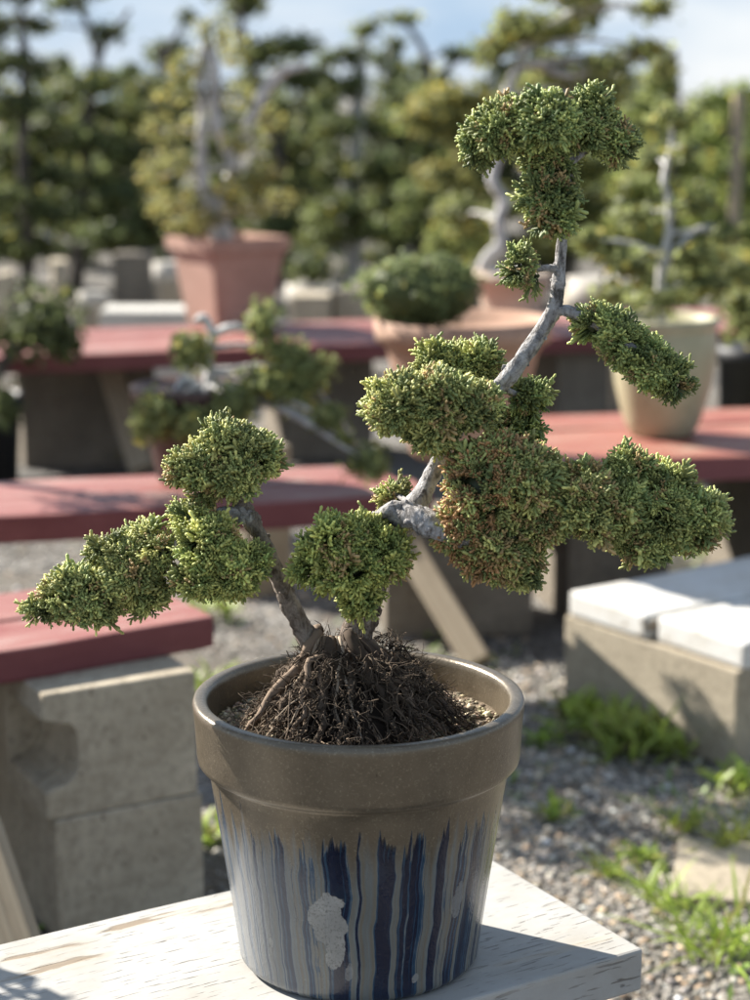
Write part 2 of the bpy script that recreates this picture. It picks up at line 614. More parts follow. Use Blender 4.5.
wt.links.new(tc.outputs['Generated'], mp.inputs['Vector'])
wt.links.new(mp.outputs[0], ns.inputs['Vector'])
wt.links.new(ns.outputs[0], rp.inputs[0])
sz_ = wt.nodes.new('ShaderNodeSeparateXYZ')
wt.links.new(tc.outputs['Generated'], sz_.inputs[0])
lowr = wt.nodes.new('ShaderNodeMapRange')          # thin cloud lies low over the horizon, blue overhead
lowr.inputs[1].default_value = .10
lowr.inputs[2].default_value = .38
lowr.inputs[3].default_value = .92
lowr.inputs[4].default_value = .45
wt.links.new(sz_.outputs[2], lowr.inputs[0])
wt.links.new(lowr.outputs[0], mx.inputs[0])
wt.links.new(sky.outputs[0], mx.inputs[6])
wt.links.new(mx.outputs[2], bg.inputs['Color'])
bg.inputs['Strength'].default_value = 0.058

sd = bpy.data.lights.new('sun', 'SUN')
sd.energy = 5.0
sd.angle = R(.5)
sd.color = (1.0, .95, .87)
sun = bpy.data.objects.new('sun', sd)
COL.objects.link(sun)
sdir = Vector((SUN_AZ[0] * math.cos(SUN_EL), SUN_AZ[1] * math.cos(SUN_EL), math.sin(SUN_EL)))
sun.rotation_euler = sdir.to_track_quat('Z', 'Y').to_euler()
sun.location = (-4, 3, 6)

scene.view_settings.view_transform = 'Standard'
scene.view_settings.look = 'None'
scene.view_settings.exposure = 1.52
scene.view_settings.gamma = 1.0
scene.render.engine = 'CYCLES'
scene.cycles.use_denoising = True
scene.cycles.max_bounces = 6
scene.cycles.diffuse_bounces = 3
scene.cycles.glossy_bounces = 3
scene.cycles.sample_clamp_indirect = 8

# ------------------------------------------------------------------ foliage machinery
def spray_template(g, fingers=5):
    """a little flat spray of scale-leaf cords along +Z, length 1"""
    P = [((0, 0, 0), (0, 0, 1), 1.0, .074)]
    side = 1
    for i in range(fingers - 1):
        t = .18 + .62 * i / max(1, fingers - 2) + g.uniform(-.04, .04)
        L = (.62 - .35 * t) * g.uniform(.85, 1.2)
        a = g.uniform(.45, .8)
        o = g.uniform(-.55, .55)
        d = np.array([side * math.sin(a) * math.cos(o), math.sin(a) * math.sin(o), math.cos(a)])
        P.append(((0, 0, t), tuple(np.array([0, 0, t]) + d * L), L, .070))
        side = -side
    Vs, Ts, Hs, off = [], [], [], 0
    for a, b, L, wd in P:
        a, b = np.array(a, float), np.array(b, float)
        z = (b - a) / np.linalg.norm(b - a)
        x = np.cross(z, [.3, .9, .2]); x /= np.linalg.norm(x)
        y = np.cross(z, x)
        k = [(math.cos(q), math.sin(q)) for q in (0.3, 1.87, 3.44, 5.01)]
        r0 = [a + wd * .6 * (c * x + s * y) for c, s in k]
        m_ = a + (b - a) * .80
        r1 = [m_ + wd * (c * x + s * y) for c, s in k]
        Vs += r0 + r1 + [b]
        base = a[2]
        Hs += [base] * 4 + [max(base + L * .5, .3)] * 4 + [1.0]
        for j in range(4):
            j2 = (j + 1) % 4
            Ts += [(off + j, off + j2, off + 4 + j2), (off + j, off + 4 + j2, off + 4 + j), (off + 4 + j, off + 4 + j2, off + 8)]
        off += 9
    return np.array(Vs), np.array(Ts), np.clip(np.array(Hs), 0, 1)


SPRAYS = [spray_template(np.random.default_rng(s), 6) for s in range(8)]


def norm(a):
    return a / (np.linalg.norm(a, axis=-1, keepdims=True) + 1e-12)


def scatter(templates, pos, dirs, scale, c0, c1, g):
    out = []
    n = len(pos)
    which = g.integers(0, len(templates), n)
    for k, (tv, tt, th) in enumerate(templates):
        s = np.where(which == k)[0]
        if not len(s):
            continue
        z = norm(dirs[s])
        x = norm(np.cross(g.normal(size=(len(s), 3)), z))
        y = np.cross(z, x)
        V = (tv[None, :, 0:1] * x[:, None] + tv[None, :, 1:2] * y[:, None] + tv[None, :, 2:3] * z[:, None]) * scale[s][:, None, None] + pos[s][:, None]
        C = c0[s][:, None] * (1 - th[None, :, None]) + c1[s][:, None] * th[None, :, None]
        T = tt[None] + (np.arange(len(s)) * len(tv))[:, None, None]
        out.append((V.reshape(-1, 3), T.reshape(-1, 3), C.reshape(-1, 3)))
    return cat_mesh(out)


def pad_sprays(ells, g, spacing=.0160, per=26, length=(.0095, .0155), brown=.10, green=(1., 1., 1.), under=.75, bcol=(.46, .31, .13)):
    """ells: list of (center(3), radii(3)).  Tufts on the union's surface, each a fan of sprays."""
    tp, tn = [], []
    for i, (c, r) in enumerate(ells):
        c, r = np.array(c), np.array(r)
        area = 4 * math.pi * (((r[0] * r[1]) ** 1.6 + (r[0] * r[2]) ** 1.6 + (r[1] * r[2]) ** 1.6) / 3) ** (1 / 1.6)
        n = int(area / spacing ** 2 * 1.1)
        u = norm(g.normal(size=(n, 3)))
        u[:, 2] = np.where((u[:, 2] < -under) & (g.random(n) < .5), -u[:, 2], u[:, 2])
        lump = 1 + .12 * (np.sin(u[:, 0] * 7 + i) + np.sin(u[:, 1] * 6 + 2 * i) + np.sin(u[:, 2] * 7 + 3 * i)) / 1.7 + g.normal(0, .085, n)
        sh = np.minimum(.016 / r.min(), .5)
        p = c + u * r * (lump * (1 - sh))[:, None]
        keep = np.ones(n, bool)
        for j, (c2, r2) in enumerate(ells):
            if j != i:
                q = (p - np.array(c2)) / (np.array(r2) * (1 - sh))
                keep &= (q ** 2).sum(1) > .70
        tp.append(p[keep]); tn.append(norm(u / r)[keep])
    tp, tn = np.concatenate(tp), np.concatenate(tn)
    nt = len(tp)
    tn = norm(tn + g.normal(0, .22, (nt, 3)) + np.array([0, 0, .18]))
    tuft_b = (g.random(nt) < brown * 1.2)
    tuft_s = g.uniform(.72, 1.32, nt)
    tuft_tone = g.normal(0, .24, nt)
    idx = np.repeat(np.arange(nt), per)
    n = len(idx)
    d = norm(g.normal(size=(n, 3)) * .52 + tn[idx] + np.array([0, 0, .12]))
    pos = tp[idx] - tn[idx] * .002 + d * (g.random((n, 1)) * .005) + g.normal(0, .0012, (n, 3))
    L = g.uniform(length[0], length[1], n) * tuft_s[idx]
    stray = g.random(n) < .03
    L = np.where(stray, L * g.uniform(1.15, 1.5, n), L)
    tone = np.exp(tuft_tone[idx] + g.normal(0, .13, n))[:, None]
    gr = np.array(green)
    mixy = g.random((n, 1)) ** 1.3
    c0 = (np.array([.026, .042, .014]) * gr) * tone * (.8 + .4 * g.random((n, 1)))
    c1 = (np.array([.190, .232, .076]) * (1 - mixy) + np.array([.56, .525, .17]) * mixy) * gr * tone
    b = (tuft_b[idx] & (g.random(n) < .40)) | (g.random(n) < brown * .06)
    br = np.array(bcol) * (.7 + .5 * g.random((n, 1)))
    c1 = np.where(b[:, None], br, c1)
    return scatter(SPRAYS, pos, d, L, c0, c1, g)


def core_mesh(ells, k=.80):
    parts = []
    for i, (c, r) in enumerate(ells):
        r = np.array(r)
        kk = np.maximum((r - .021) / r, .30) * .95
        V, Q = sphere(c, r * kk, 18, 11, .10, i)
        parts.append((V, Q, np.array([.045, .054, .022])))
    return parts


def foliage_pad(parent, ells_px, Y, seed, **kw):
    """ells_px: (px, py, rx, ry, dY, ry_depth) in photo pixels at distance Y+dY"""
    g = np.random.default_rng(seed)
    ells = []
    for e in ells_px:
        px, py, rx, ry = e[:4]
        dY = e[4] if len(e) > 4 else 0.0
        rd = e[5] if len(e) > 5 else .5 * (rx + ry)
        k = mpp(Y + dY)
        ells.append((at(px, py, Y + dY), (max(rx * k - .0028, .006), max(rd * k - .0028, .006), max(ry * k - .0028, .006))))
    V, F, C = pad_sprays(ells, g, **kw)
    parts = [(V, F, C)] + core_mesh(ells)
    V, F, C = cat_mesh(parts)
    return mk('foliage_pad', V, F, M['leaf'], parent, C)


# ------------------------------------------------------------------ SETTING: ground, gravel
gv = []
GX = np.concatenate([[-400, -60, -12], np.linspace(-3, 3, 61), [12, 60, 400]])
GY = np.concatenate([[-6, -1], np.linspace(.5, 8, 76), [12, 25, 80, 700]])
xx, yy = np.meshgrid(GX, GY, indexing='ij')
zz = np.where((np.abs(xx) < 3) & (yy > .5) & (yy < 8), .006 * np.sin(xx * 5.1 + 1) * np.sin(yy * 4.3) + .004 * np.sin(xx * 13 + yy * 9), 0)
V = np.stack([xx, yy, zz], -1).reshape(-1, 3)
ni, nj = xx.shape
i, j = np.meshgrid(np.arange(ni - 1), np.arange(nj - 1), indexing='ij')
Q = np.stack([i * nj + j, (i + 1) * nj + j, (i + 1) * nj + j + 1, i * nj + j + 1], -1).reshape(-1, 4)
tag(mk('ground', V, Q, M['ground'], None, smooth=True), kind='structure')


def ground_z(x, y):
    return .006 * np.sin(x * 5.1 + 1) * np.sin(y * 4.3) + .004 * np.sin(x * 13 + y * 9)


def ico():
    t = (1 + 5 ** .5) / 2
    v = np.array([(-1, t, 0), (1, t, 0), (-1, -t, 0), (1, -t, 0), (0, -1, t), (0, 1, t), (0, -1, -t), (0, 1, -t), (t, 0, -1), (t, 0, 1), (-t, 0, -1), (-t, 0, 1)], float)
    f = np.array([(0, 11, 5), (0, 5, 1), (0, 1, 7), (0, 7, 10), (0, 10, 11), (1, 5, 9), (5, 11, 4), (11, 10, 2), (10, 7, 6), (7, 1, 8), (3, 9, 4), (3, 4, 2), (3, 2, 6), (3, 6, 8), (3, 8, 9), (4, 9, 5), (2, 4, 11), (6, 2, 10), (8, 6, 7), (9, 8, 1)])
    return v / np.linalg.norm(v[0]), f


def stones(pos, size, cols, g, flat=.6):
    iv, it = ico()
    n = len(pos)
    v = iv[None] * (1 + g.uniform(-.28, .28, (n, 12, 1)))
    v = v * np.stack([g.uniform(.7, 1.3, n), g.uniform(.7, 1.3, n), g.uniform(flat * .7, flat * 1.3, n)], -1)[:, None]
    a = g.uniform(0, 6.28, n)
    ca, sa = np.cos(a)[:, None], np.sin(a)[:, None]
    X = v[..., 0] * ca - v[..., 1] * sa
    Yv = v[..., 0] * sa + v[..., 1] * ca
    tl = g.normal(0, .3, n)[:, None]
    V = np.stack([X, Yv, v[..., 2] + X * tl], -1) * size[:, None, None] + pos[:, None]
    T = it[None] + (np.arange(n) * 12)[:, None, None]
    C = np.repeat(cols[:, None], 12, 1)
    return V.reshape(-1, 3), T.reshape(-1, 3), C.reshape(-1, 3)


n = 46000
g = np.random.default_rng(3)
ux = np.concatenate([g.uniform(.0, 1.1, 30000), g.uniform(-1.4, .35, n - 30000)])
uy = np.concatenate([g.uniform(2.1, 4.0, 30000), g.uniform(2.2, 5.6, n - 30000)])
sz = np.exp(g.normal(-5.62, .5, n)).clip(.002, .009)
br = np.exp(g.normal(0, .42, n))[:, None]
cc = np.clip(np.array([.285, .264, .230]) * br * (1 + g.normal(0, .018, (n, 3))), .05, .62)
tan = g.random(n) < .22
cc[tan] = cc[tan] * np.array([1.15, .95, .75])
V, T, C = stones(np.stack([ux, uy, ground_z(ux, uy) + sz * .25], -1), sz, cc, g)
tag(mk('gravel', V, T, M['stone'], None, C), kind='stuff')

# ------------------------------------------------------------------ benches and blocks
A31 = R(31)
U = np.array([math.cos(A31), math.sin(A31), 0])
W = np.array([-math.sin(A31), math.cos(A31), 0])


def plank_mesh(name, mat, parent, x0, x1, y0, y1, z0, z1, bev=.004, seed=0, warp=.0015, side=None):
    """plank in the parent's local frame, grain along local x; sides subdivided for slight unevenness"""
    bm = bmesh.new()
    bmesh.ops.create_cube(bm, size=1.0)
    for v in bm.verts:
        v.co = Vector((x0 + (v.co.x + .5) * (x1 - x0), y0 + (v.co.y + .5) * (y1 - y0), z0 + (v.co.z + .5) * (z1 - z0)))
    bmesh.ops.bevel(bm, geom=list(bm.edges), offset=bev, segments=2, profile=.55, affect='EDGES')
    long_e = [e for e in bm.edges if abs(e.verts[0].co.x - e.verts[1].co.x) > .5 * (x1 - x0)]
    bmesh.ops.subdivide_edges(bm, edges=long_e, cuts=24, use_grid_fill=True)
    rr = random.Random(seed)
    a, b, c = rr.uniform(0, 6), rr.uniform(0, 6), rr.uniform(0, 6)
    for v in bm.verts:
        v.co.y += warp * math.sin(v.co.x * 9 + a) + warp * .5 * math.sin(v.co.x * 31 + b)
        v.co.z += warp * .5 * math.sin(v.co.x * 14 + c)
    o = mk_bm(name, bm, mat, parent)
    if side is not None:             # upper face keeps the worn paint; sides carry shade in a darker red
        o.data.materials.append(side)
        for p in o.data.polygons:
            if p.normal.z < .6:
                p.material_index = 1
    return o


# --- white bench that carries the bonsai
ZB = 0.43
pc = at_z(455, 837, ZB)          # rear right corner
pf = at_z(630, 952, ZB)          # front right corner
wd = float(np.linalg.norm((pf - pc)[:2]))
bench_w = thing('plank_bench', 'weathered white painted plank bench with peeling paint carrying the drip glazed bonsai pot', 'bench', (pc[0], pc[1], 0), A31)
plank_mesh('plank', M['white'], bench_w, -1.55, 0, -wd, 0, ZB - .042, ZB, .003, 2, .0008)
for lx in (-1.35, -.42):
    plank_mesh('leg', M['wood'], bench_w, lx, lx + .09, -wd + .03, -.03, 0, ZB - .043, .003, 3, .0004)

# --- front left red bench on blocks
q1 = at_z(215, 617, ZB)
q0 = at_z(0, 651, ZB)
d = (q1 - q0)[:2]; angf = math.atan2(d[1], d[0])
bench_f = thing('red_bench', 'nearest red plank bench, its sawn end resting on stacked concrete blocks', 'bench', (q1[0], q1[1], 0), angf, 'red painted plank benches')
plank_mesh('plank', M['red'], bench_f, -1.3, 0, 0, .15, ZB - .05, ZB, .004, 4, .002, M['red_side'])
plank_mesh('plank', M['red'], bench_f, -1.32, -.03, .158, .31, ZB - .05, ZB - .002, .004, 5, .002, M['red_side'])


def board_between(name, a, b, wdt, thk, mat, parent, face=(-.88, -.40, -.28)):
    """a straight board from a to b (world) whose wide side looks along face"""
    a, b = np.asarray(a, float), np.asarray(b, float)
    z = b - a; L = np.linalg.norm(z); z = z / L
    x = np.cross(z, face); x /= np.linalg.norm(x)
    y = np.cross(z, x)
    bm = bevel_box((wdt, thk, L), .003)
    Mx = Matrix(((x[0], y[0], z[0], a[0]), (x[1], y[1], z[1], a[1]), (x[2], y[2], z[2], a[2]), (0, 0, 0, 1)))
    if parent is not None:
        PM = Matrix.LocRotScale(parent.location, parent.rotation_euler, None)
        Mx = PM.inverted() @ Mx
    o = mk_bm(name, bm, mat, parent)
    o.matrix_local = Mx
    return o


bmq = bevel_box((1.0, .022, .333), .003)  # unseen board added under the bench to keep sun off the block's end
bmesh.ops.translate(bmq, verts=bmq.verts, vec=(-.55, .293, .0465))
mk_bm('shade_board', bmq, M['wood'], bench_f)
bl = at_z(80, 1120, 0.0)
board_between('leg', at(-52, 690, bl[1] + .30) * np.array([1, 1, 0]) + np.array([0, 0, ZB - .052]), np.array([bl[0], bl[1], .0]), .05, .03, M['wood'], bench_f, (-.40, -.42, .8))


def block(name, label, corner, ang, dims, mat, group, z0=0.0, notch=False):
    """concrete block; corner = front left foot, x along ang, depth behind"""
    t = thing(name, label, 'concrete block', (corner[0], corner[1], z0), ang, group)
    w_, d_, h_ = dims
    if notch:
        pts = [(0, 0), (w_, 0), (w_, h_), (0, h_), (-.004, h_ * .80), (.016, h_ * .765), (.040, h_ * .73), (.050, h_ * .67), (.053, h_ * .42), (.047, h_ * .33), (.032, h_ * .27), (.0, h_ * .22)]
        bm = prism_bm(pts, d_ * .55, .004)
        b2 = bevel_box((w_, d_ * .45 - .001, h_), .004)
        bmesh.ops.translate(b2, verts=b2.verts, vec=(w_ / 2, d_ * .775 + .001, 0))
        tmp = bpy.data.meshes.new('tmp')
        b2.to_mesh(tmp); b2.free()
        bm.from_mesh(tmp)
        bpy.data.meshes.remove(tmp)
    else:
        bm = bevel_box(dims, .005)
        bmesh.ops.translate(bm, verts=bm.verts, vec=(w_ / 2, d_ / 2, 0))
    # irregular cast edges
    bmesh.ops.triangulate(bm, faces=[f for f in bm.faces if len(f.verts) > 4])
    o = mk_bm('block_body', bm, mat, t)
    return t


BG_ = 'grey concrete blocks holding up the benches'
c0 = at_z(47, 822, .19); c1 = at_z(198, 793, .19)
ab = math.atan2((c1 - c0)[1], (c1 - c0)[0])
wb = float(np.linalg.norm((c1 - c0)[:2]))
block('concrete_block', 'upper concrete block with a notched end, directly under the nearest red plank', c0, ab, (wb, .30, .19), M['concrete'], BG_, .1905, True)
c0b = at_z(55, 822, .19); c1b = at_z(203, 795, .19)
block('concrete_block', 'stained concrete block at the bottom of the nearest two-block stack', c0b, ab, (wb * .98, .30, .19), M['concrete'], BG_, 0)


# --- middle red bench
def red_bench(label, pl, pr, ext_l, ext_r, widths, mat, seed):
    a, b = at_z(pl[0], pl[1], ZB), at_z(pr[0], pr[1], ZB)
    dv = (b - a)[:2]; an = math.atan2(dv[1], dv[0]); L = np.linalg.norm(dv)
    t = thing('red_bench', label, 'bench', (a[0], a[1], 0), an, 'red painted plank benches')
    y = 0
    for k, wv in enumerate(widths):
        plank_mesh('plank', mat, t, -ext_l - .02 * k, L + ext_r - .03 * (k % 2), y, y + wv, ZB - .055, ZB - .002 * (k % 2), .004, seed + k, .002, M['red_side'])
        y += wv + .008
    return t, an


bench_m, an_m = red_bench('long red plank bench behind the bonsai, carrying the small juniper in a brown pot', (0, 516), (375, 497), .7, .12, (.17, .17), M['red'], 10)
ft = at_z(478, 668, 0)
lean = thing('leaning_board', 'pale weathered board leaning on the large shaded concrete block behind the pot', 'board', (ft[0], ft[1], 0))
board_between('plank', at(396, 528, ft[1] + .26), np.array([ft[0], ft[1], .01]), .062, .03, M['wood'], lean, (-.40, -.42, .8))
bm0 = at_z(250, 607, 0)
block('concrete_block', 'sunlit concrete blocks beneath the long red bench, left of the root base', at_z(247, 600, 0), R(40), (.14, .24, .372), M['concrete_tan'], BG_)
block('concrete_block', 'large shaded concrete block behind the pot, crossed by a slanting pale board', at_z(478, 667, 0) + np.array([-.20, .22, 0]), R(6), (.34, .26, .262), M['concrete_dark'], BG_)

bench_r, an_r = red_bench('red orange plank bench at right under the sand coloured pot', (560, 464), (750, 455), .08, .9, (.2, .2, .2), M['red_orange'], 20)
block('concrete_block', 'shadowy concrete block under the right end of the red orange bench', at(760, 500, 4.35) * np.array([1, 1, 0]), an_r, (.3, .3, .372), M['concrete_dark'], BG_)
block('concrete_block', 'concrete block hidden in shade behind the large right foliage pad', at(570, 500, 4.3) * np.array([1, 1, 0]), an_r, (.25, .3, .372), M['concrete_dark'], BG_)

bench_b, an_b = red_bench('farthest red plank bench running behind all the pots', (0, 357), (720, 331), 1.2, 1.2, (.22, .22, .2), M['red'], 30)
yb = at_z(100, 351, ZB)[1]
ft = at(140, 445, yb + .12); ft[2] = 0
board_between('leg', at(108, 362, yb + .30), at(142, 470, yb + .0), .075, .04, M['wood'], bench_b, (-.40, -.42, .8))
for lab, x0, yy, wv, mt in (
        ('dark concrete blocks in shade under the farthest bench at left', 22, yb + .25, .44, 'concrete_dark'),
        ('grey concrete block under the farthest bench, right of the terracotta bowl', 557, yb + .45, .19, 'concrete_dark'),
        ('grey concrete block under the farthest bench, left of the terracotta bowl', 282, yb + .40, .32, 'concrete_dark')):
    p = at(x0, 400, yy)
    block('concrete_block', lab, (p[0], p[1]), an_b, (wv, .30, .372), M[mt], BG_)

# --- low white bench at right on one long block
b0 = at_z(565, 615, .19); b1 = at_z(738, 672, .19)
ar = math.atan2((b1 - b0)[1], (b1 - b0)[0])
Lr = float(np.linalg.norm((b1 - b0)[:2]))
block('concrete_block', 'long tan concrete block at right carrying the two chipped white boards', b0, ar, (Lr, .17, .19), M['concrete_tan'], BG_)
lowb = thing('low_bench', 'low bench of two chipped white boards on a tan block at right', 'bench', (b0[0], b0[1], 0), ar + R(90))
plank_mesh('board', M['white_board'], lowb, .0, 1.9, -.235, -.012, .191, .243, .008, 41, .0015)
plank_mesh('board', M['white_board'], lowb, .01, 1.9, -.48, -.252, .191, .243, .008, 42, .0015)
pv = at_z(690, 905, 0)
pav = thing('paving_slab', 'pale tan slab lying in the gravel behind the bright green weeds', 'slab', (pv[0] + .16, pv[1] + .08, .0), R(-12))
mk_bm('slab_body', bevel_box((.34, .24, .018), .005), M['concrete_tan'], pav)

# ------------------------------------------------------------------ MAIN BONSAI
PX, PY, PR = -0.0148, 1.646, .150
bons = thing('potted_bonsai', 'sharp juniper bonsai with exposed roots in a brown and blue drip glazed pot', 'bonsai', (PX, PY, ZB))
H = .251
prof = [(0, .0), (.098, .0), (.107, .002), (.111, .007), (.1115, .012)]
for k in range(1, 21):
    t = k / 20
    prof.append((.1115 + (.1365 - .1115) * t ** 1.05, .012 + (.186 - .012) * t))
prof += [(.1375, .1885), (.1400, .1905), (.1440, .192), (.1462, .1945), (.1470, .199), (.1478, .215), (.1487, .232), (.1497, .242), (.1500, .2465), (.1490, .2495), (.1465, .251), (.1420, .2512), (.1385, .2505), (.1365, .248), (.1358, .243), (.1345, .225), (.1335, .20), (.13, .18), (0, .18)]
V, Q = lathe(prof, 144, wob=.0012, seed=4)
pot = mk('pot', V, Q, M['glaze'], bons, smooth=True, world=False)

# soil: gently mounded disc with grit
ZS = .219
rr_, th = np.meshgrid(np.linspace(0, 1, 14), np.arange(48) / 48 * 2 * math.pi, indexing='ij')
xs, ys = rr_ * .1345 * np.cos(th), rr_ * .1345 * np.sin(th)
zs = ZS + .022 * np.exp(-(rr_ * 2.2) ** 2) + .002 * np.sin(xs * 90) * np.sin(ys * 80)
V = np.stack([xs, ys, zs], -1).reshape(-1, 3)
i, j = np.meshgrid(np.arange(13), np.arange(48), indexing='ij')
Q = np.stack([i * 48 + j, (i + 1) * 48 + j, (i + 1) * 48 + (j + 1) % 48, i * 48 + (j + 1) % 48], -1).reshape(-1, 4)
soil = mk('soil', V, Q, M['soil'], bons, smooth=True, world=False)
g = np.random.default_rng(8)
n = 4200
rad = .133 * np.sqrt(g.random(n)); a = g.uniform(0, 6.283, n)
px_, py_ = rad * np.cos(a), rad * np.sin(a)
sz = np.exp(g.normal(-6.30, .33, n)).clip(.0009, .0042)
cols = np.array([.36, .30, .21]) * np.exp(g.normal(0, .38, (n, 1))) * (1 + g.normal(0, .05, (n, 3)))
dk = g.random(n) < .16
cols[dk] *= .25
V, T, C = stones(np.stack([px_, py_, ZS + .022 * np.exp(-(rad / .1345 * 2.2) ** 2) + sz * .4], -1), sz, np.clip(cols, .02, .7), g, .75)
gr = mk('grit', V, T, M['stone'], soil, C, world=False)
gr['kind'] = 'stuff'

# trunk and branches ------------------------------------------------------
YT = 1.655


def br(name, pts, rad_px, mat, parent, n=40, sides=14, seed=1, bump=.06, lump=.10, Y0=YT):
    P = [at(p[0], p[1], Y0 + (p[2] if len(p) > 2 else 0)) for p in pts]
    rad_ = [r * mpp(Y0) * .86 for r in rad_px]
    V, F = tube(P, rad_, n, sides, bump, lump, seed)
    # stubs and knuckles left by pruned twigs
    gg = np.random.default_rng(seed + 500)
    C_ = catmull(P, 60)
    R_ = np.interp(np.linspace(0, 1, 60), np.linspace(0, 1, len(rad_)), rad_)
    L_ = np.linalg.norm(np.diff(C_, axis=0), axis=1).sum()
    parts = [(V, F)]
    for q in range(int(L_ / .0085)):
        i_ = int(gg.integers(2, 58))
        d_ = norm(np.cross(C_[i_ + 1] - C_[i_ - 1], gg.normal(size=3)))
        r_ = R_[i_] * gg.uniform(.16, .34)
        parts.append(sphere(C_[i_] + d_ * R_[i_] * gg.uniform(.86, 1.0), (r_ * gg.uniform(.8, 1.6), r_, r_ * gg.uniform(.8, 1.7)), 8, 6, .3, q))
    V, F, _ = cat_mesh(parts)
    return mk(name, V, F, mat, parent, smooth=True)


trunk = br('trunk', [(346, 672), (352, 645), (362, 618), (378, 575), (396, 532), (418, 503), (432, 475), (444, 448), (470, 412), (500, 385), (520, 362), (540, 333), (554, 308), (559, 280), (561, 250), (564, 215), (571, 170), (568, 140)],
           [23, 20, 17, 15, 17, 13, 10, 9.5, 9.5, 9.8, 9.5, 9, 8.5, 7.2, 6, 5.2, 4.5, 3], M['bark_grey'], bons, 120, 18, 3, .055, .12)
br('branch', [(388, 518, -.02), (410, 515, -.05), (438, 530, -.065), (470, 537, -.065), (520, 530, -.055), (600, 520, -.04), (660, 515, -.02)], [12, 14, 13, 11, 9, 7, 4], M['bark_grey'], bons, 50, 14, 5, .07, .16)
br('branch', [(376, 518, -.03), (396, 508, -.045), (420, 512, -.05), (452, 520, -.055)], [7, 9, 7, 4.5], M['bark_grey'], bons, 30, 12, 6, .10, .22)
br('branch', [(446, 447, .0), (425, 425, -.01), (400, 415, -.03)], [7, 6, 3], M['bark_grey'], bons, 20, 10, 7)
br('branch', [(552, 312, 0), (566, 311, -.004), (582, 317, -.01), (612, 333, -.015), (655, 365, -.015), (675, 385, -.01)], [6, 6.5, 6, 5, 3.5, 2], M['bark_grey'], bons, 30, 10, 8)
br('branch', [(559, 270, 0), (548, 268, -.003), (530, 270, -.006)], [5, 4, 2.5], M['bark_grey'], bons, 14, 10, 9)
br('branch', [(570, 170, 0), (540, 145, -.01), (500, 135, -.015)], [4, 3.5, 2], M['bark_grey'], bons, 16, 8, 10)
br('branch', [(569, 165, 0), (595, 145, .0), (625, 145, .005)], [4, 3.5, 2], M['bark_grey'], bons, 16, 8, 11)
br('branch', [(500, 387, 0), (522, 396, .02), (535, 398, .03)], [4, 3, 2], M['bark_grey'], bons, 12, 8, 12)
br('branch', [(480, 402, 0), (462, 380, .04), (455, 365, .05)], [5, 4, 2], M['bark_grey'], bons, 14, 8, 13)
br('branch', [(413, 505, 0), (400, 497, .03), (394, 494, .04)], [4, 3, 2], M['bark_grey'], bons, 10, 8, 14)
br('branch', [(372, 590, 0), (360, 575, -.03), (350, 560, -.04)], [6, 5, 3], M['bark_brown'], bons, 14, 10, 15)
# second, left trunk
br('trunk', [(326, 668, -.005), (309, 642, -.005), (292, 607, -.008), (275, 570, -.01), (258, 533, -.01), (245, 512, -.01), (236, 494, -.01), (226, 470, -.012)], [17, 13, 11, 10, 9.5, 10.5, 7, 4], M['bark_brown'], bons, 70, 16, 21, .075, .13)
br('branch', [(250, 517, -.01), (228, 513, -.02), (206, 525, -.03), (178, 552, -.03), (150, 565, -.03), (100, 590, -.03), (60, 607, -.03)], [10, 8.5, 7, 6.5, 5, 4, 2.5], M['bark_grey'], bons, 40, 12, 22, .09, .18)
br('branch', [(225, 514, -.02), (215, 540, -.04), (212, 565, -.045)], [5, 4, 2.5], M['bark_brown'], bons, 14, 8, 23)

# roots ------------------------------------------------------------------
g = np.random.default_rng(21)
parts = []
apex = at(338, 640, YT)
soilz = ZB + ZS


def root(az, rend, r0, nseg, jit, start_h, seed_c, sides=5, col=None, zend=0.0, twist=.3):
    p0 = np.array([apex[0] + .018 * math.cos(az), PY + .006 + .016 * math.sin(az), soilz + start_h])
    endp = np.array([PX - .004 + rend * math.cos(az + g.normal(0, twist)), PY + rend * .93 * math.sin(az + g.normal(0, twist)), soilz + .001 + zend])
    rend = rend * (.93 if math.cos(az) < .3 else .86)
    if math.sin(az) > 0:
        rend = rend * (1 - .28 * math.sin(az))
    P = []
    for k in range(nseg):
        t = k / (nseg - 1)
        p = p0 * (1 - t) + endp * t
        p[2] = soilz + zend * t + (start_h) * (1 - t) ** 1.12 + .003
        p = p + g.normal(0, jit, 3) * (0.25 + math.sin(t * math.pi))
        p[2] = max(p[2], soilz)
        P.append(p)
    V, F = tube(P, [r0, r0 * .8, r0 * .35], max(10, nseg * 2), sides, .12, 0, int(g.integers(1e6)))
    if col is None:
        c = np.array([.165, .122, .088]) * math.exp(g.normal(-.35, .5))
        if g.random() < .10:
            c = np.array([.33, .26, .19]) * g.uniform(.6, 1.1)
    else:
        c = np.array(col)
    return V, F, np.clip(c, .015, .5)


# dense dark heart of the root ball
V, Q = lathe([(0.0, .066), (.020, .062), (.034, .046), (.056, .026), (.070, .006), (.080, -.006)], 60, (PX - .006, PY, soilz), .06, 5)
parts.append((V, Q, np.array([.022, .016, .012])))
for k in range(560):
    parts.append(root(g.uniform(0, 6.283), g.uniform(.06, .108), g.uniform(.0004, .0011), 8, .0056, g.uniform(.03, .074), k))
for az, re, r0, cl in ((-1.55, .090, .0016, (.33, .26, .19)), (-1.9, .095, .003, None), (-1.2, .098, .0018, None), (-.45, .108, .0034, (.085, .062, .048)), (-.15, .106, .003, (.10, .075, .058)), (-2.5, .10, .002, None), (3.3, .105, .0022, (.17, .125, .09)), (-2.9, .107, .0022, None), (-.8, .10, .0022, None), (-1.45, .088, .0016, (.36, .29, .22)), (.3, .104, .0026, None)):
    parts.append(root(az, re, r0, 8, .0035, .085, 0, 7, cl, 0, .05))
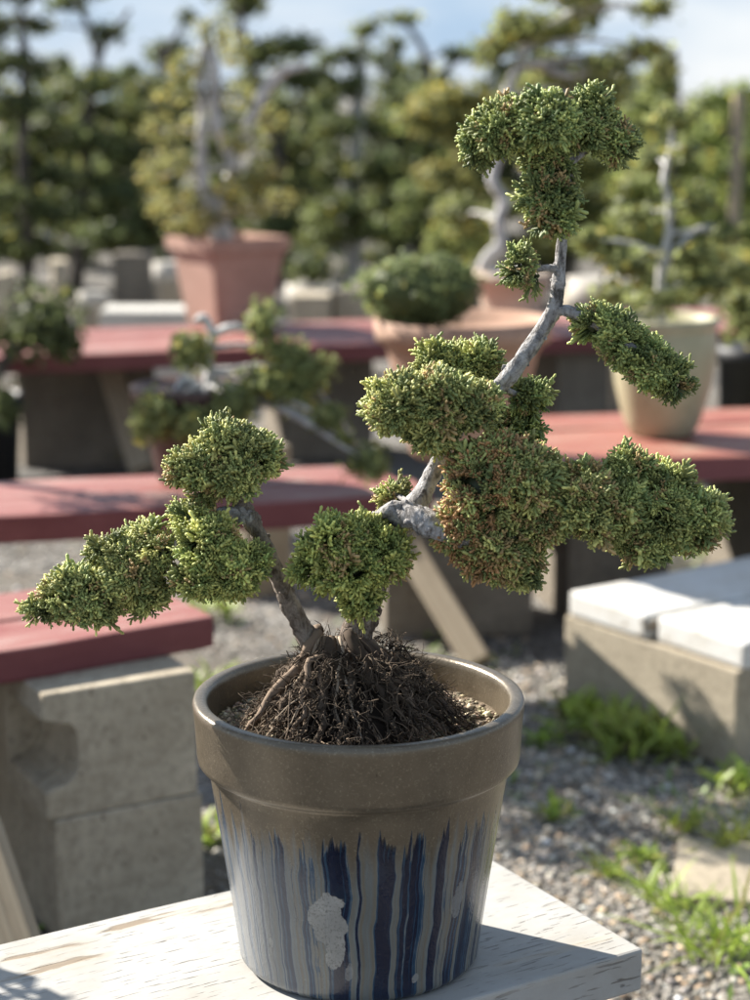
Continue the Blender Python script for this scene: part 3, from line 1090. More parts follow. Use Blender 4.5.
for k in range(22):
    az = -1.57 + (k - 10.5) * .21 + g.uniform(-.08, .08)
    cl = np.array([.115, .085, .062]) * g.uniform(.55, 1.7)
    parts.append(root(az, g.uniform(.082, .106), g.uniform(.0032, .0056), 9, .0030, g.uniform(.07, .09), 0, 8, tuple(cl), 0, .06))
# fine curling hairs
for k in range(900):
    az = g.uniform(0, 6.283); t = g.uniform(.15, .95); rr0 = .022 + .082 * t
    c = np.array([PX - .004 + rr0 * math.cos(az), PY + rr0 * .93 * math.sin(az), soilz + .09 * (1 - t) ** 1.1 + .006])
    dirv = np.array([math.cos(az), math.sin(az), -.4]) * g.uniform(.3, 1) + g.normal(0, .6, 3)
    dirv = dirv / np.linalg.norm(dirv)
    L = g.uniform(.012, .036)
    P = []
    for q in range(6):
        P.append(c + dirv * L * (q / 5 - .3) + g.normal(0, .0024, 3))
        P[-1][2] = max(P[-1][2], soilz)
    V, F = tube(P, [.00055, .00045, .0002], 12, 4, .1, 0, k)
    parts.append((V, F, np.array([.14, .105, .075]) * g.uniform(.15, 1.1) ** 1.3 * (2.2 if g.random() < .12 else 1)))
V, F, C = cat_mesh(parts)
rt = mk('root_mass', V, F, M['root'], bons, C, smooth=True)

# foliage pads -----------------------------------------------------------
Yp = YT
DG = (.84, .93, .90)      # darker bluish green
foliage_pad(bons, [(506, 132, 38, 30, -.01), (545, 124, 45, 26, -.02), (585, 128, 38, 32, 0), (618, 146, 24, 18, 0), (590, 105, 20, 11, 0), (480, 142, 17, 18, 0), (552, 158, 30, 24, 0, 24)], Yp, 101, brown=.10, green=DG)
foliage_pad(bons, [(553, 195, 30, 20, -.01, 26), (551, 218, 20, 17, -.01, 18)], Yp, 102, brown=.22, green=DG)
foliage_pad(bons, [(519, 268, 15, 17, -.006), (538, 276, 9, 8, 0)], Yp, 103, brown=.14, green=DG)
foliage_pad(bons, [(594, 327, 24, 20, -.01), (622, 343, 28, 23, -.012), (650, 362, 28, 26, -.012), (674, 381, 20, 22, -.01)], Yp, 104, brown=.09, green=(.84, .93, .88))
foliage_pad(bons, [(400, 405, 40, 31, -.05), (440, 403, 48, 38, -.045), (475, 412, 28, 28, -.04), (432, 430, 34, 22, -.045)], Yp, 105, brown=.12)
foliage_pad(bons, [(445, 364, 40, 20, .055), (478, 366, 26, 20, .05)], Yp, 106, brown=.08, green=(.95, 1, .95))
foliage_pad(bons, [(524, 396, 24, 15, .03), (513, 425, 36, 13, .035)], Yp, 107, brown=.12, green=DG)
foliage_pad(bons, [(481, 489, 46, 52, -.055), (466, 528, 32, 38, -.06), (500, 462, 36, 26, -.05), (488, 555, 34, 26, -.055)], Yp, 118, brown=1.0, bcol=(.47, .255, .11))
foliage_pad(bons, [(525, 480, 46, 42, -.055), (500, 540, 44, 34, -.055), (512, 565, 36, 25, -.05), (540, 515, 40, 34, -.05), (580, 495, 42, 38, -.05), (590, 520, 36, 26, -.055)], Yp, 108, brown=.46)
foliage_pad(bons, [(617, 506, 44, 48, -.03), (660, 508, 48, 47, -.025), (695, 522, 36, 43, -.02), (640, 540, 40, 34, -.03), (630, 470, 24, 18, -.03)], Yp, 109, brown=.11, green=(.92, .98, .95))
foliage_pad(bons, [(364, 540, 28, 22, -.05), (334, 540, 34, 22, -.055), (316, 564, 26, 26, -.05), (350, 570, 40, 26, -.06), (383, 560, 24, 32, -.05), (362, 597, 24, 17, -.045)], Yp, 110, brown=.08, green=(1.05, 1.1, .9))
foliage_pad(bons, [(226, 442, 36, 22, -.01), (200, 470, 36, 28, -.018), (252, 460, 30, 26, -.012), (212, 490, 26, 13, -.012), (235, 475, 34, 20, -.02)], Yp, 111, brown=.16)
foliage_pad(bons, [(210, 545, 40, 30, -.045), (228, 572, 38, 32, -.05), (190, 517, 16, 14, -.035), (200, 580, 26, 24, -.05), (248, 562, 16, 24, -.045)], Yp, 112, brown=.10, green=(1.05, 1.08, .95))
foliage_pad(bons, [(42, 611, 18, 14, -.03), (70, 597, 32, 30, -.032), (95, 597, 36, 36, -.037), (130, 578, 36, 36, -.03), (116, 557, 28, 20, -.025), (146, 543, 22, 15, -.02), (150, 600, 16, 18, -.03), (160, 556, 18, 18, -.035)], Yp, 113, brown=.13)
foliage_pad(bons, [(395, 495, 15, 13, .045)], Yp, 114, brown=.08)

# ------------------------------------------------------------------ WEEDS
def weed(px, py, label, size, nb, kind, seed, tint=(1, 1, 1)):
    g = np.random.default_rng(seed)
    p = at_z(px, py, 0)
    base = np.array([p[0], p[1], ground_z(p[0], p[1])])
    t = thing('weed', label, 'weed', base, 0, 'green weeds growing in the gravel')
    parts = []
    for k in range(nb):
        az = g.uniform(0, 6.283)
        L = size * g.uniform(.45, 1.1)
        lean = g.uniform(.25, 1.15) if kind == 'grass' else g.uniform(.2, 1.35)
        wdt = (.0048 if kind == 'grass' else .0095) * g.uniform(.6, 1.4)
        o = np.array([np.clip(g.normal(0, size * .22), -size * .35, size * .35), np.clip(g.normal(0, size * .22), -size * .35, size * .35), 0])
        if kind == 'leafy':
            o = np.array([np.clip(g.normal(0, size * .33), -size * .5, size * .5), np.clip(g.normal(0, size * .33), -size * .5, size * .5), min(abs(g.normal(0, size * .18)), size * .3)])
            L *= .6
        m_ = 5
        s = np.linspace(0, 1, m_)
        hor = L * (s * math.sin(lean) + .35 * s ** 2)
        ver = L * (s * math.cos(lean) - .22 * s ** 2 * (1 if kind == 'grass' else .5))
        wv = wdt * np.array([.5, 1, 1, .7, .05]) if kind == 'grass' else wdt * np.array([.25, .9, 1.1, .75, .05])
        ca, sa = math.cos(az), math.sin(az)
        C_ = np.stack([hor * ca, hor * sa, np.maximum(ver, .002)], -1) + base + o
        side = np.array([-sa, ca, g.uniform(-.3, .3)])
        Vv = np.concatenate([C_ - side * wv[:, None] / 2, C_ + side * wv[:, None] / 2])
        q = np.arange(m_ - 1)
        F = np.stack([q, q + 1, q + 1 + m_, q + m_], -1)
        c = np.array([.27, .36, .055]) * math.exp(g.normal(0, .25)) * np.array(tint)
        if g.random() < .12:
            c = np.array([.28, .26, .08])
        parts.append((Vv, F, c))
    V, F, C = cat_mesh(parts)
    mk('leaf_tuft', V, F, M['weed'], t, C)


for a_ in ((722, 950, 'biggest bright green grassy weed, at the lower right beside the pale slab', .15, 90, 'grass', 1),
           (668, 905, 'upright grassy weed just left of the pale slab', .10, 40, 'grass', 2),
           (640, 752, 'wide leafy weed patch at the foot of the long tan block', .15, 150, 'leafy', 3, (1, .95, 1.3)),
           (600, 735, 'leafy weed between the shaded gravel and the long tan block', .12, 90, 'leafy', 4),
           (583, 718, 'bright small weed against the shaded end of the long tan block', .09, 70, 'leafy', 5),
           (545, 745, 'dark weed right beside the rim of the drip glazed pot', .07, 40, 'leafy', 6, (.7, .8, .8)),
           (558, 820, 'little weed alone in the shaded gravel right of the pot', .055, 34, 'leafy', 7),
           (612, 872, 'small tuft in the gravel above the white plank corner', .06, 36, 'grass', 8),
           (640, 862, 'small leafy weed in the gravel left of the upright grassy weed', .05, 40, 'leafy', 9),
           (742, 790, 'weed tuft below the right corner of the long tan block', .09, 50, 'leafy', 10),
           (735, 850, 'yellowish grass tuft just behind the pale slab', .09, 60, 'grass', 11, (1.35, 1.1, 1)),
           (680, 830, 'thin weed in the gravel behind the upright grassy weed', .08, 36, 'grass', 12, (1.1, 1, 1)),
           (575, 560, 'leafy weeds beyond the low white bench, under the large right pad', .28, 200, 'leafy', 13, (1.1, 1, 1)),
           (735, 560, 'leafy weeds beyond the low white bench at the right edge', .30, 200, 'leafy', 14, (1, .95, 1)),
           (210, 620, 'low weeds on the pale gravel behind the end of the nearest red plank', .10, 60, 'leafy', 15, (1.1, 1.05, 1.6)),
           (130, 462, 'yellow green tuft on gravel beneath the farthest bench at left', .14, 60, 'grass', 16, (1.5, 1.3, 1.2)),
           (208, 840, 'small weed between the concrete stack and the drip glazed pot', .08, 50, 'leafy', 17),
           (216, 690, 'low weed beside the rim at the left of the pot', .09, 50, 'leafy', 18)):
    weed(*a_)

g = np.random.default_rng(77)
n = 2600
wx = np.concatenate([g.uniform(.1, 1.1, 1700), g.uniform(-1.4, .3, n - 1700)])
wy = np.concatenate([g.uniform(2.2, 4.4, 1700), g.uniform(2.6, 5.6, n - 1700)])
keep = (np.sin(wx * 9 + 1.3) + np.sin(wy * 8.1 + wx * 3) + .8 * np.sin(wx * 23 - wy * 17)) > .55
wx, wy = wx[keep], wy[keep]
n = len(wx)
az = g.uniform(0, 6.283, n); L = g.uniform(.012, .045, n); wl = g.uniform(.003, .007, n); up = g.uniform(.25, 1.1, n)
b_ = np.stack([wx, wy, ground_z(wx, wy) + .004], -1)
dv = np.stack([np.cos(az) * np.cos(up), np.sin(az) * np.cos(up), np.sin(up)], -1)
sv = np.stack([-np.sin(az), np.cos(az), np.zeros(n)], -1)
V = np.stack([b_ - sv * wl[:, None] * .3, b_ + dv * (L * .5)[:, None] - sv * wl[:, None], b_ + dv * L[:, None], b_ + dv * (L * .5)[:, None] + sv * wl[:, None]], 1).reshape(-1, 3)
C = np.repeat(np.array([.19, .27, .07]) * np.exp(g.normal(0, .3, (n, 1))), 4, 0)
tag(mk('ground_cover', V, np.arange(n * 4).reshape(n, 4), M['weed'], None, C), kind='stuff')

# ------------------------------------------------------------------ BACKGROUND PLANTS
def leaf_cloud(ells, g, dens=1.0, size=.045, col=(.065, .10, .03), var=.35, warm=.15, shell=.45):
    parts = []
    col = np.array(col)
    for c, r in ells:
        c, r = np.array(c), np.array(r)
        area = 4 * math.pi * (((r[0] * r[1]) ** 1.6 + (r[0] * r[2]) ** 1.6 + (r[1] * r[2]) ** 1.6) / 3) ** (1 / 1.6)
        n = int(np.clip(area / size ** 2 * 1.9 * dens, 40, 2600))
        u = norm(g.normal(size=(n, 3)))
        rad = 1 - shell * g.random(n) ** 1.6
        lump = 1 + .16 * (np.sin(u[:, 0] * 5 + c[0] * 9) + np.sin(u[:, 1] * 6 + c[1] * 7) + np.sin(u[:, 2] * 5 + c[2] * 8)) / 1.7
        p = c + u * r * (rad * lump)[:, None] + g.normal(0, size * .25, (n, 3))
        nrm = norm(u / r * r.min() + g.normal(0, .7, (n, 3)) + np.array([0, 0, .3]))
        x = norm(np.cross(nrm, g.normal(size=(n, 3))))
        y = np.cross(nrm, x)
        s = size * g.uniform(.55, 1.2, n)[:, None]
        a, b = p - x * s * .5 - y * s * .22, p + x * s * .05 - y * s * .38
        d_, e = p + x * s * .6 + nrm * s * .1, p + y * s * .4
        V = np.stack([a, b, d_, e], 1).reshape(-1, 3)
        F = np.arange(n * 4).reshape(n, 4)
        cc = col * np.exp(g.normal(0, var, (n, 1)))
        wm = g.random(n) < warm
        cc[wm] = cc[wm] * np.array([1.65, 1.3, .8])
        parts.append((V, F, np.repeat(cc, 4, 0)))
    return cat_mesh(parts)


def px_ell(pads, Y, jit=0.0, g=None):
    out = []
    for e in pads:
        dY = e[4] if len(e) > 4 else (g.uniform(-jit, jit) if g is not None and jit else 0)
        k = mpp(Y + dY)
        rd = (e[5] if len(e) > 5 else max(e[2], e[3] * .8)) * k
        out.append((at(e[0], e[1], Y + dY), (e[2] * k, rd, e[3] * k)))
    return out


def plant(name, label, cat, Y, base, pads, trunks, col, seed, parent=None, size=.04, dens=1.0, warm=.12, bark='bark_dark', jit=.25, group=None, core=True, sides=8, ck=.62):
    """a tree or shrub from pads and trunk lines laid out at distance Y"""
    g = np.random.default_rng(seed)
    t = parent
    if t is None:
        b = at(base[0], base[1], Y); b[2] = 0
        t = thing(name, label, cat, b, 0, group)
    tp = []
    for k, tr in enumerate(trunks):
        P = [at(q[0], q[1], Y) for q in tr]
        if parent is None and k == 0:
            P[0][2] = -.02
        rads = [q[2] * mpp(Y) for q in tr]
        V, F = tube(P, rads, 10 + 5 * len(tr), sides, .08, .12, seed + k)
        tp.append((V, F))
    if tp:
        # links from the main stem to each pad so no pad hangs in the air
        main = [at(q[0], q[1], Y) for q in trunks[0]]
        main = catmull(main, 24)
        ells = px_ell(pads, Y, jit, g)
        for c, r in ells:
            low = main[main[:, 2] <= c[2] + .02]
            if not len(low):
                low = main[:1]
            q = low[np.argmin(np.linalg.norm(low - c, axis=1))]
            dd = np.linalg.norm(c - q)
            if dd > .03:
                mid = (q + c) / 2 + np.array([0, 0, .06 * dd])
                tp.append(tube([q, mid, c], [.0035 + .02 * min(dd, .6), .012 * min(dd, .6) + .003, .002], 9, 6, .08, .1, seed))
        V, F, _ = cat_mesh(tp)
        mk('trunk', V, F, M[bark], t, smooth=True)
    else:
        ells = px_ell(pads, Y, jit, g)
    V, F, C = leaf_cloud(ells, g, dens, size, col, warm=warm)
    parts = [(V, F, C)]
    if core:
        for k, (c, r) in enumerate(ells):
            V, Q = sphere(c, np.array(r) * ck, 12, 8, .15, k)
            parts.append((V, Q, np.array(col) * .8))
    V, F, C = cat_mesh(parts)
    mk('crown', V, F, M['bgleaf'], t, C)
    return t


def pot_round(t, cx, cy, z0, prof, mat, segs=48):
    V, Q = lathe(prof, segs, (cx, cy, z0))
    mk('pot', V, Q, mat, t, smooth=True)


DK, MG, YG, PG = (.105, .125, .050), (.215, .235, .085), (.25, .25, .10), (.235, .26, .10)

# small juniper in brown pot on the middle bench
Yj = 3.88
pj = at(197, 474, Yj)
t = thing('potted_bonsai', 'small cascading juniper with a silvery stem in a brown pot on the long red bench', 'bonsai', (pj[0], pj[1] + .0, ZB))
k = mpp(Yj)
pot_round(t, pj[0], pj[1], ZB, [(0, 0), (36 * k, 0), (39 * k, 3 * k), (52 * k, 60 * k), (58 * k, 82 * k), (63 * k, 84 * k), (64 * k, 94 * k), (60 * k, 96 * k), (57 * k, 93 * k), (0, 88 * k)], M['brown_pot'])
plant(None, None, None, Yj, None,
      [(191, 350, 23, 22, -.06), (160, 412, 28, 22, -.12), (150, 428, 22, 14, -.12), (195, 425, 26, 20, -.14), (233, 405, 25, 22, -.12), (262, 325, 17, 28, 0), (285, 352, 24, 16, 0), (309, 372, 26, 20, -.02), (265, 385, 28, 20, -.06), (295, 395, 22, 18, -.04), (330, 418, 20, 16, -.1), (370, 464, 23, 19, -.16), (345, 440, 10, 8, -.12)],
      [[(208, 385, 6), (210, 370, 5), (207, 355, 4), (215, 335, 4), (235, 327, 4), (250, 330, 3)], [(200, 390, 6), (185, 380, 5), (175, 398, 4)], [(214, 335, 4), (204, 318, 4), (195, 322, 3)], [(250, 330, 2), (285, 350, 2), (330, 405, 1.6), (370, 462, 1.2)]],
      PG, 31, t, .016, 1.5, .08, 'bark_far', 0)

# black pot juniper at left edge
Yk = 5.6
pk = at(-14, 440, Yk)
t = thing('potted_bonsai', 'dark round juniper in a black pot at the left edge', 'bonsai', (pk[0], pk[1], 0))
pot_round(t, pk[0], pk[1], 0, [(0, 0), (.085, 0), (.105, .30), (.112, .30), (.114, .345), (.105, .345), (.1, .32), (0, .315)], M['black_pot'])
plant(None, None, None, Yk, None, [(42, 322, 40, 38, 0, 42), (15, 335, 20, 20, .1), (62, 345, 20, 18, 0), (5, 405, 18, 26, -.12), (-25, 330, 30, 30)], [[(-10, 400, 7), (0, 370, 6), (20, 345, 5), (35, 330, 4)]], DK, 32, t, .03, 1, .05, 'bark_dark', 0)

# square terracotta pot with the big silver-trunk juniper
Ys = 6.62
ps = at(229, 327, Ys)
t = thing('potted_bonsai', 'tall yellowish juniper with twisted silver deadwood in a square terracotta pot', 'bonsai', (ps[0], ps[1], ZB))
k = mpp(Ys)
bm = bmesh.new()
def ring(hw, z):
    c, s = math.cos(R(35)), math.sin(R(35))
    return [bm.verts.new((ps[0] - t.location.x + (x * c - y * s) * hw, (x * s + y * c) * hw, z)) for x, y in ((-1, -1), (1, -1), (1, 1), (-1, 1))]
rs = [ring(a_ * k, z * k) for a_, z in ((30, 0), (40, 72), (44.5, 72), (45.5, 86), (40, 86), (39, 78))]
bm.faces.new(list(reversed(rs[0])))
for a_, b_ in zip(rs, rs[1:]):
    for q in range(4):
        bm.faces.new((a_[q], a_[(q + 1) % 4], b_[(q + 1) % 4], b_[q]))
bm.faces.new(rs[-1])
bmesh.ops.bevel(bm, geom=list(bm.edges), offset=.006, segments=2, affect='EDGES')
mk_bm('pot', bm, M['terracotta'], t)
plant(None, None, None, Ys, None,
      [(215, 30, 22, 14), (190, 65, 22, 14), (235, 50, 18, 16), (175, 95, 24, 13), (240, 95, 22, 14), (160, 130, 20, 14), (195, 128, 18, 12), (170, 165, 26, 15), (245, 140, 24, 13), (180, 198, 26, 13), (160, 210, 16, 10), (235, 190, 26, 15), (262, 170, 20, 14), (205, 215, 20, 10), (250, 208, 24, 11), (190, 225, 22, 9), (270, 120, 16, 12), (150, 180, 14, 14), (280, 200, 18, 12)],
      [[(225, 245, 12), (215, 215, 9), (204, 190, 7), (201, 160, 6), (203, 120, 5), (200, 80, 5), (205, 45, 4)], [(216, 215, 7), (228, 185, 6), (232, 160, 6), (218, 130, 6), (214, 100, 6), (213, 60, 6), (208, 40, 3)], [(232, 160, 4), (250, 120, 5), (268, 85, 6), (285, 70, 5), (308, 66, 3)]],
      YG, 33, t, .022, .9, .12, 'bark_far', .12, core=False)

# round shrub in terracotta bowl
Yo = 4.15
po = at(462, 430, Yo)
t = thing('potted_shrub', 'clipped dome shrub in a wide terracotta bowl behind the bonsai', 'shrub', (po[0], po[1], ZB))
k = mpp(Yo)
zr = at(460, 318, Yo)[2] - ZB
pot_round(t, po[0], po[1], ZB, [(0, 0), (48 * k, 0), (52 * k, .01), (74 * k, zr * .75), (80 * k, zr * .84), (86 * k, zr * .84), (88 * k, zr), (82 * k, zr), (79 * k, zr * .92), (0, zr * .9)], M['terracotta_bowl'])
plant(None, None, None, Yo, None, [(420, 292, 61, 38, -.02, 58), (400, 285, 36, 30, -.03, 36), (440, 280, 36, 27, -.02, 36)], [[(425, 325, 6), (422, 310, 5), (420, 298, 4)]], (.18, .215, .085), 34, t, .016, 1.3, .08, 'bark_dark', 0, ck=.86)

# tall cloud-pruned tree in cream pot on the rear bench
Yc = 6.55
pcx = at(512, 332, Yc)
t = thing('potted_bonsai', 'tall cloud pruned tree with a crooked pale trunk in a cream pot', 'bonsai', (pcx[0], pcx[1], ZB))
k = mpp(Yc)
pot_round(t, pcx[0], pcx[1], ZB, [(0, 0), (26 * k, 0), (30 * k, 20 * k), (34 * k, 44 * k), (37 * k, 44 * k), (38 * k, 54 * k), (34 * k, 54 * k), (0, 48 * k)], M['cream_pot'])
plant(None, None, None, Yc, None,
      [(520, 28, 34, 18), (495, 50, 22, 16), (552, 30, 30, 16), (585, 12, 24, 20), (655, 8, 24, 13), (605, 66, 26, 14), (648, 48, 24, 11), (664, 66, 14, 16), (560, 70, 32, 20), (530, 95, 30, 16), (600, 92, 34, 20), (572, -8, 40, 14), (460, 215, 30, 20, .3), (530, 140, 24, 14)],
      [[(510, 285, 7), (484, 268, 7), (500, 244, 6), (498, 222, 5.5), (504, 200, 5.5), (492, 178, 5), (502, 140, 5), (507, 95, 5), (520, 62, 4.5), (528, 40, 4), (575, 10, 3)], [(528, 60, 4), (570, 75, 4), (610, 60, 3), (650, 48, 3)], [(575, 12, 4), (612, 5, 3), (652, 8, 2)]],
      MG, 35, t, .03, 1, .1, 'bark_far', .15)

# sand coloured pot with tree on the right bench
Yd = 4.42
pd = at(661, 448, Yd)
t = thing('potted_bonsai', 'open juniper with a slim pale trunk in a sand coloured urn', 'bonsai', (pd[0], pd[1], ZB))
k = mpp(Yd)
pot_round(t, pd[0], pd[1], ZB, [(0, 0), (29 * k, 0), (32 * k, 2 * k), (39 * k, 18 * k), (47 * k, 48 * k), (51.5 * k, 78 * k), (51 * k, 100 * k), (49.5 * k, 106 * k), (52 * k, 109 * k), (53.5 * k, 114 * k), (51 * k, 117 * k), (46 * k, 115 * k), (44 * k, 108 * k), (0, 104 * k)], M['sand_pot'], 64)
plant(None, None, None, Yd, None,
      [(630, 265, 30, 18), (700, 255, 28, 16), (615, 295, 24, 12), (705, 285, 30, 14), (640, 215, 24, 13), (695, 205, 24, 13), (725, 235, 22, 13), (655, 160, 22, 14), (690, 150, 18, 12), (670, 115, 18, 11), (590, 240, 18, 14), (660, 300, 30, 11)],
      [[(658, 340, 6), (660, 310, 5.5), (661, 270, 4.5), (668, 235, 4), (669, 200, 3.5), (664, 180, 3), (670, 150, 2.5), (672, 130, 1.5)], [(662, 270, 4), (690, 235, 3.5), (712, 225, 3)]],
      PG, 36, t, .024, 1.1, .1, 'bark_far', .12)

# black pot at far right
Ye = 5.4
pe = at(752, 440, Ye)
t = thing('potted_shrub', 'green shrub in a black pot behind the right bench, at the right edge', 'shrub', (pe[0], pe[1], 0))
ze = at(750, 345, Ye)[2]
pot_round(t, pe[0], pe[1], 0, [(0, 0), (.08, 0), (.105, ze - .05), (.112, ze - .05), (.114, ze), (.106, ze), (0, ze - .02)], M['black_pot'])
plant(None, None, None, Ye, None, [(752, 318, 34, 26), (735, 300, 22, 16)], [[(752, 345, 5), (752, 320, 4), (745, 305, 3)]], MG, 37, t, .03, .8, .1, 'bark_dark', 0)

# pale round pot with rim and other pots standing far back
def far_pot(px, py_top, rpx, hpx, Y, label, mat, z0=None, shrub=None, seed=0):
    z_top = at(px, py_top, Y)[2]
    k = mpp(Y)
    z0_ = max(0.0, z_top - hpx * k) if z0 is None else z0
    h = z_top - z0_
    p = at(px, py_top, Y)
    t = thing('potted_shrub' if shrub else 'plant_pot', label, 'shrub' if shrub else 'pot', (p[0], p[1], z0_))
    r = rpx * k
    pot_round(t, p[0], p[1], z0_, [(0, 0), (r * .68, 0), (r * .9, h * .78), (r * .98, h * .78), (r, h), (r * .88, h), (0, h * .9)], mat, 32)
    if shrub:
        plant(None, None, None, Y, None, shrub[0], shrub[1], shrub[2], seed, t, .035, .9, .08, 'bark_dark', 0)
    return t


far_pot(602, 278, 34, 90, 7.3, 'pale wide pot behind the farthest bench, right of the cream pot', M['pale_pot'], 0)
far_pot(312, 284, 26, 60, 8.2, 'low dark cushion shrub in a pale pot right of the square terracotta pot', M['pale_pot'], 0, ([(312, 268, 28, 18, 0, 26)], [[(312, 290, 4), (312, 280, 4), (312, 272, 3)]], DK), 51)
far_pot(92, 292, 14, 40, 8.6, 'small whitish pot left of the square terracotta pot, under the dark trees', M['pale_pot'], 0)
far_pot(358, 292, 20, 40, 8.4, 'whitish pot just left of the dome shrub, behind the farthest bench', M['pale_pot'], 0)
far_pot(170, 262, 17, 60, 8.9, 'tall pale pot directly left of the square terracotta pot', M['pale_pot'], 0)


def far_block(px0, px1, py_top, Y, h, label, mat, ang=0.0):
    a, b = at(px0, py_top, Y), at(px1, py_top, Y)
    zt = a[2]
    t = thing('concrete_block', label, 'concrete block', (a[0], a[1], max(0, zt - h)), ang, 'pale concrete blocks and slabs behind the farthest bench')
    bm = bevel_box((b[0] - a[0], .25, min(h, zt)), .006)
    bmesh.ops.translate(bm, verts=bm.verts, vec=((b[0] - a[0]) / 2, .12, 0))
    mk_bm('block_body', bm, mat, t)


far_block(100, 188, 311, 7.6, .5, 'long pale slab just behind the farthest bench, left of the square terracotta pot', M['concrete_pale'])
far_block(52, 68, 262, 9.5, .9, 'upright pale block among the dark trunks at left', M['concrete'], .2)
far_block(112, 150, 254, 9.6, .9, 'dark block stack at left, beside the tall pale pot', M['concrete_dark'])
far_block(-6, 6, 275, 8.6, .6, 'grey block at the left edge of the far yard', M['concrete'])
far_block(292, 330, 296, 7.8, .6, 'grey white block right of the square terracotta pot', M['concrete'])
far_block(335, 372, 290, 8.0, .6, 'grey white block between the cushion shrub and the dome shrub', M['concrete'])
far_block(10, 46, 300, 9.2, .8, 'grey block stack in shade at the far left', M['concrete_dark'])
far_block(565, 600, 296, 8.3, .6, 'grey block behind the pale wide pot', M['concrete'])

# ------------------------------------------------------------------ GROUND-GROWN TREES
TG = 'cloud pruned nursery trees in the background'


def tree(label, Y, bx, pads, trunks, col, seed, **kw):
    plant('nursery_tree', label, 'tree', Y, (bx, 300), pads, trunks, col, seed, group=TG, **kw)


tree('dark layered pine at the far left, nearest the left edge', 10.5, 22,
     [(-5, 62, 42, 12), (34, 66, 20, 9), (35, 25, 20, 9), (-10, 25, 30, 14), (10, 105, 40, 15), (50, 128, 36, 14), (10, 150, 44, 15), (40, 175, 40, 15), (-5, 195, 40, 16), (40, 212, 42, 15), (0, 240, 46, 16), (30, 250, 30, 12), (15, -8, 34, 12)],
     [[(25, 330, 8), (28, 240, 7), (22, 150, 6), (26, 80, 5), (20, 10, 4)]], DK, 61, size=.05)
tree('dark pine with small pads against the sky, second from the left', 11.5, 82,
     [(108, 33, 18, 11), (65, 5, 18, 7), (40, 28, 12, 5), (95, 82, 34, 13), (65, 92, 26, 12), (110, 110, 30, 14), (75, 140, 40, 16), (118, 150, 30, 14), (80, 180, 44, 16), (120, 195, 30, 14), (75, 215, 46, 15), (110, 232, 36, 13), (78, -8, 30, 9)],
     [[(76, 320, 8), (78, 250, 7), (84, 180, 6), (88, 110, 5), (98, 60, 4), (80, 5, 3)], [(96, 62, 3), (108, 40, 3), (130, 10, 2)]], (0.121, 0.147, 0.06), 62, size=.05)
tree('dark pine behind the yellowish juniper, with one ball against the sky', 12, 150,
     [(186, 16, 9, 8), (162, 52, 18, 11), (150, 88, 28, 14), (135, 118, 30, 15), (148, 150, 34, 16), (135, 180, 36, 16), (150, 215, 40, 16), (128, 240, 36, 12)],
     [[(148, 320, 7), (150, 220, 6), (155, 130, 5), (160, 70, 4), (182, 25, 2)]], DK, 63, size=.05)
tree('tree with a flat dark top directly above the yellowish juniper', 12.5, 250,
     [(242, 6, 25, 14), (262, 52, 26, 16), (295, 46, 28, 14), (302, 80, 26, 14), (275, 108, 30, 15), (312, 118, 28, 15), (290, 150, 34, 16), (265, 185, 36, 16), (305, 190, 32, 16), (290, 228, 40, 15), (240, -12, 36, 12)],
     [[(285, 320, 8), (284, 240, 7), (280, 160, 6), (262, 100, 5), (244, 40, 4), (241, 8, 3)], [(282, 140, 4), (300, 100, 3), (310, 85, 3)]], (0.147, 0.173, 0.068), 64, size=.05)
tree('straight grey trunked tree with a small flat cap, left of the dome shrub', 12, 352,
     [(366, 30, 16, 10), (352, 55, 18, 12), (350, 85, 22, 12), (335, 125, 26, 13), (375, 128, 26, 13), (338, 165, 30, 14), (372, 172, 32, 14), (350, 205, 46, 14), (330, 232, 34, 12), (378, 228, 36, 13)],
     [[(352, 322, 9), (353, 240, 8), (352, 170, 8), (358, 100, 7), (362, 40, 5)]], (0.139, 0.163, 0.064), 65, size=.05, bark='bark_far')
tree('thin tree with two flat sloping pads against the sky', 11.5, 428,
     [(402, 18, 18, 7), (462, 54, 20, 7), (440, 98, 34, 14), (405, 120, 28, 14), (450, 150, 36, 14), (410, 165, 34, 15), (430, 195, 40, 15), (400, 225, 34, 13)],
     [[(425, 320, 7), (428, 220, 6), (430, 140, 5), (428, 70, 4), (418, 40, 3), (402, 20, 2)], [(430, 90, 3), (445, 70, 3), (462, 56, 2)]], (0.162, 0.196, 0.073), 66, size=.05)
tree('broad umbrella shaped tree with an orange tinged crown, left of the sharp top pad', 10.5, 462,
     [(455, 98, 40, 13), (425, 115, 28, 13), (490, 108, 30, 14), (445, 128, 36, 11), (480, 150, 34, 15), (440, 175, 30, 14), (475, 195, 36, 15)],
     [[(466, 330, 8), (464, 240, 7), (462, 170, 6), (458, 110, 5)]], (0.22, 0.225, 0.085), 67, size=.045, warm=.2)
tree('rounded shrubby tree just above the dome shrub', 9.3, 462,
     [(458, 232, 32, 30, 0, 34), (440, 245, 18, 18), (478, 245, 18, 18)], [[(462, 330, 6), (460, 280, 5), (458, 245, 4)]], (0.237, 0.263, 0.086), 68, size=.04)
tree('full pale green tree behind the small side pad of the bonsai', 11, 560,
     [(540, 130, 34, 16), (585, 120, 34, 16), (560, 165, 40, 16), (600, 170, 34, 16), (545, 205, 40, 16), (590, 210, 40, 16), (560, 240, 44, 15), (605, 248, 34, 14)],
     [[(565, 330, 8), (566, 240, 7), (562, 170, 6), (560, 120, 4)]], MG, 69, size=.05)
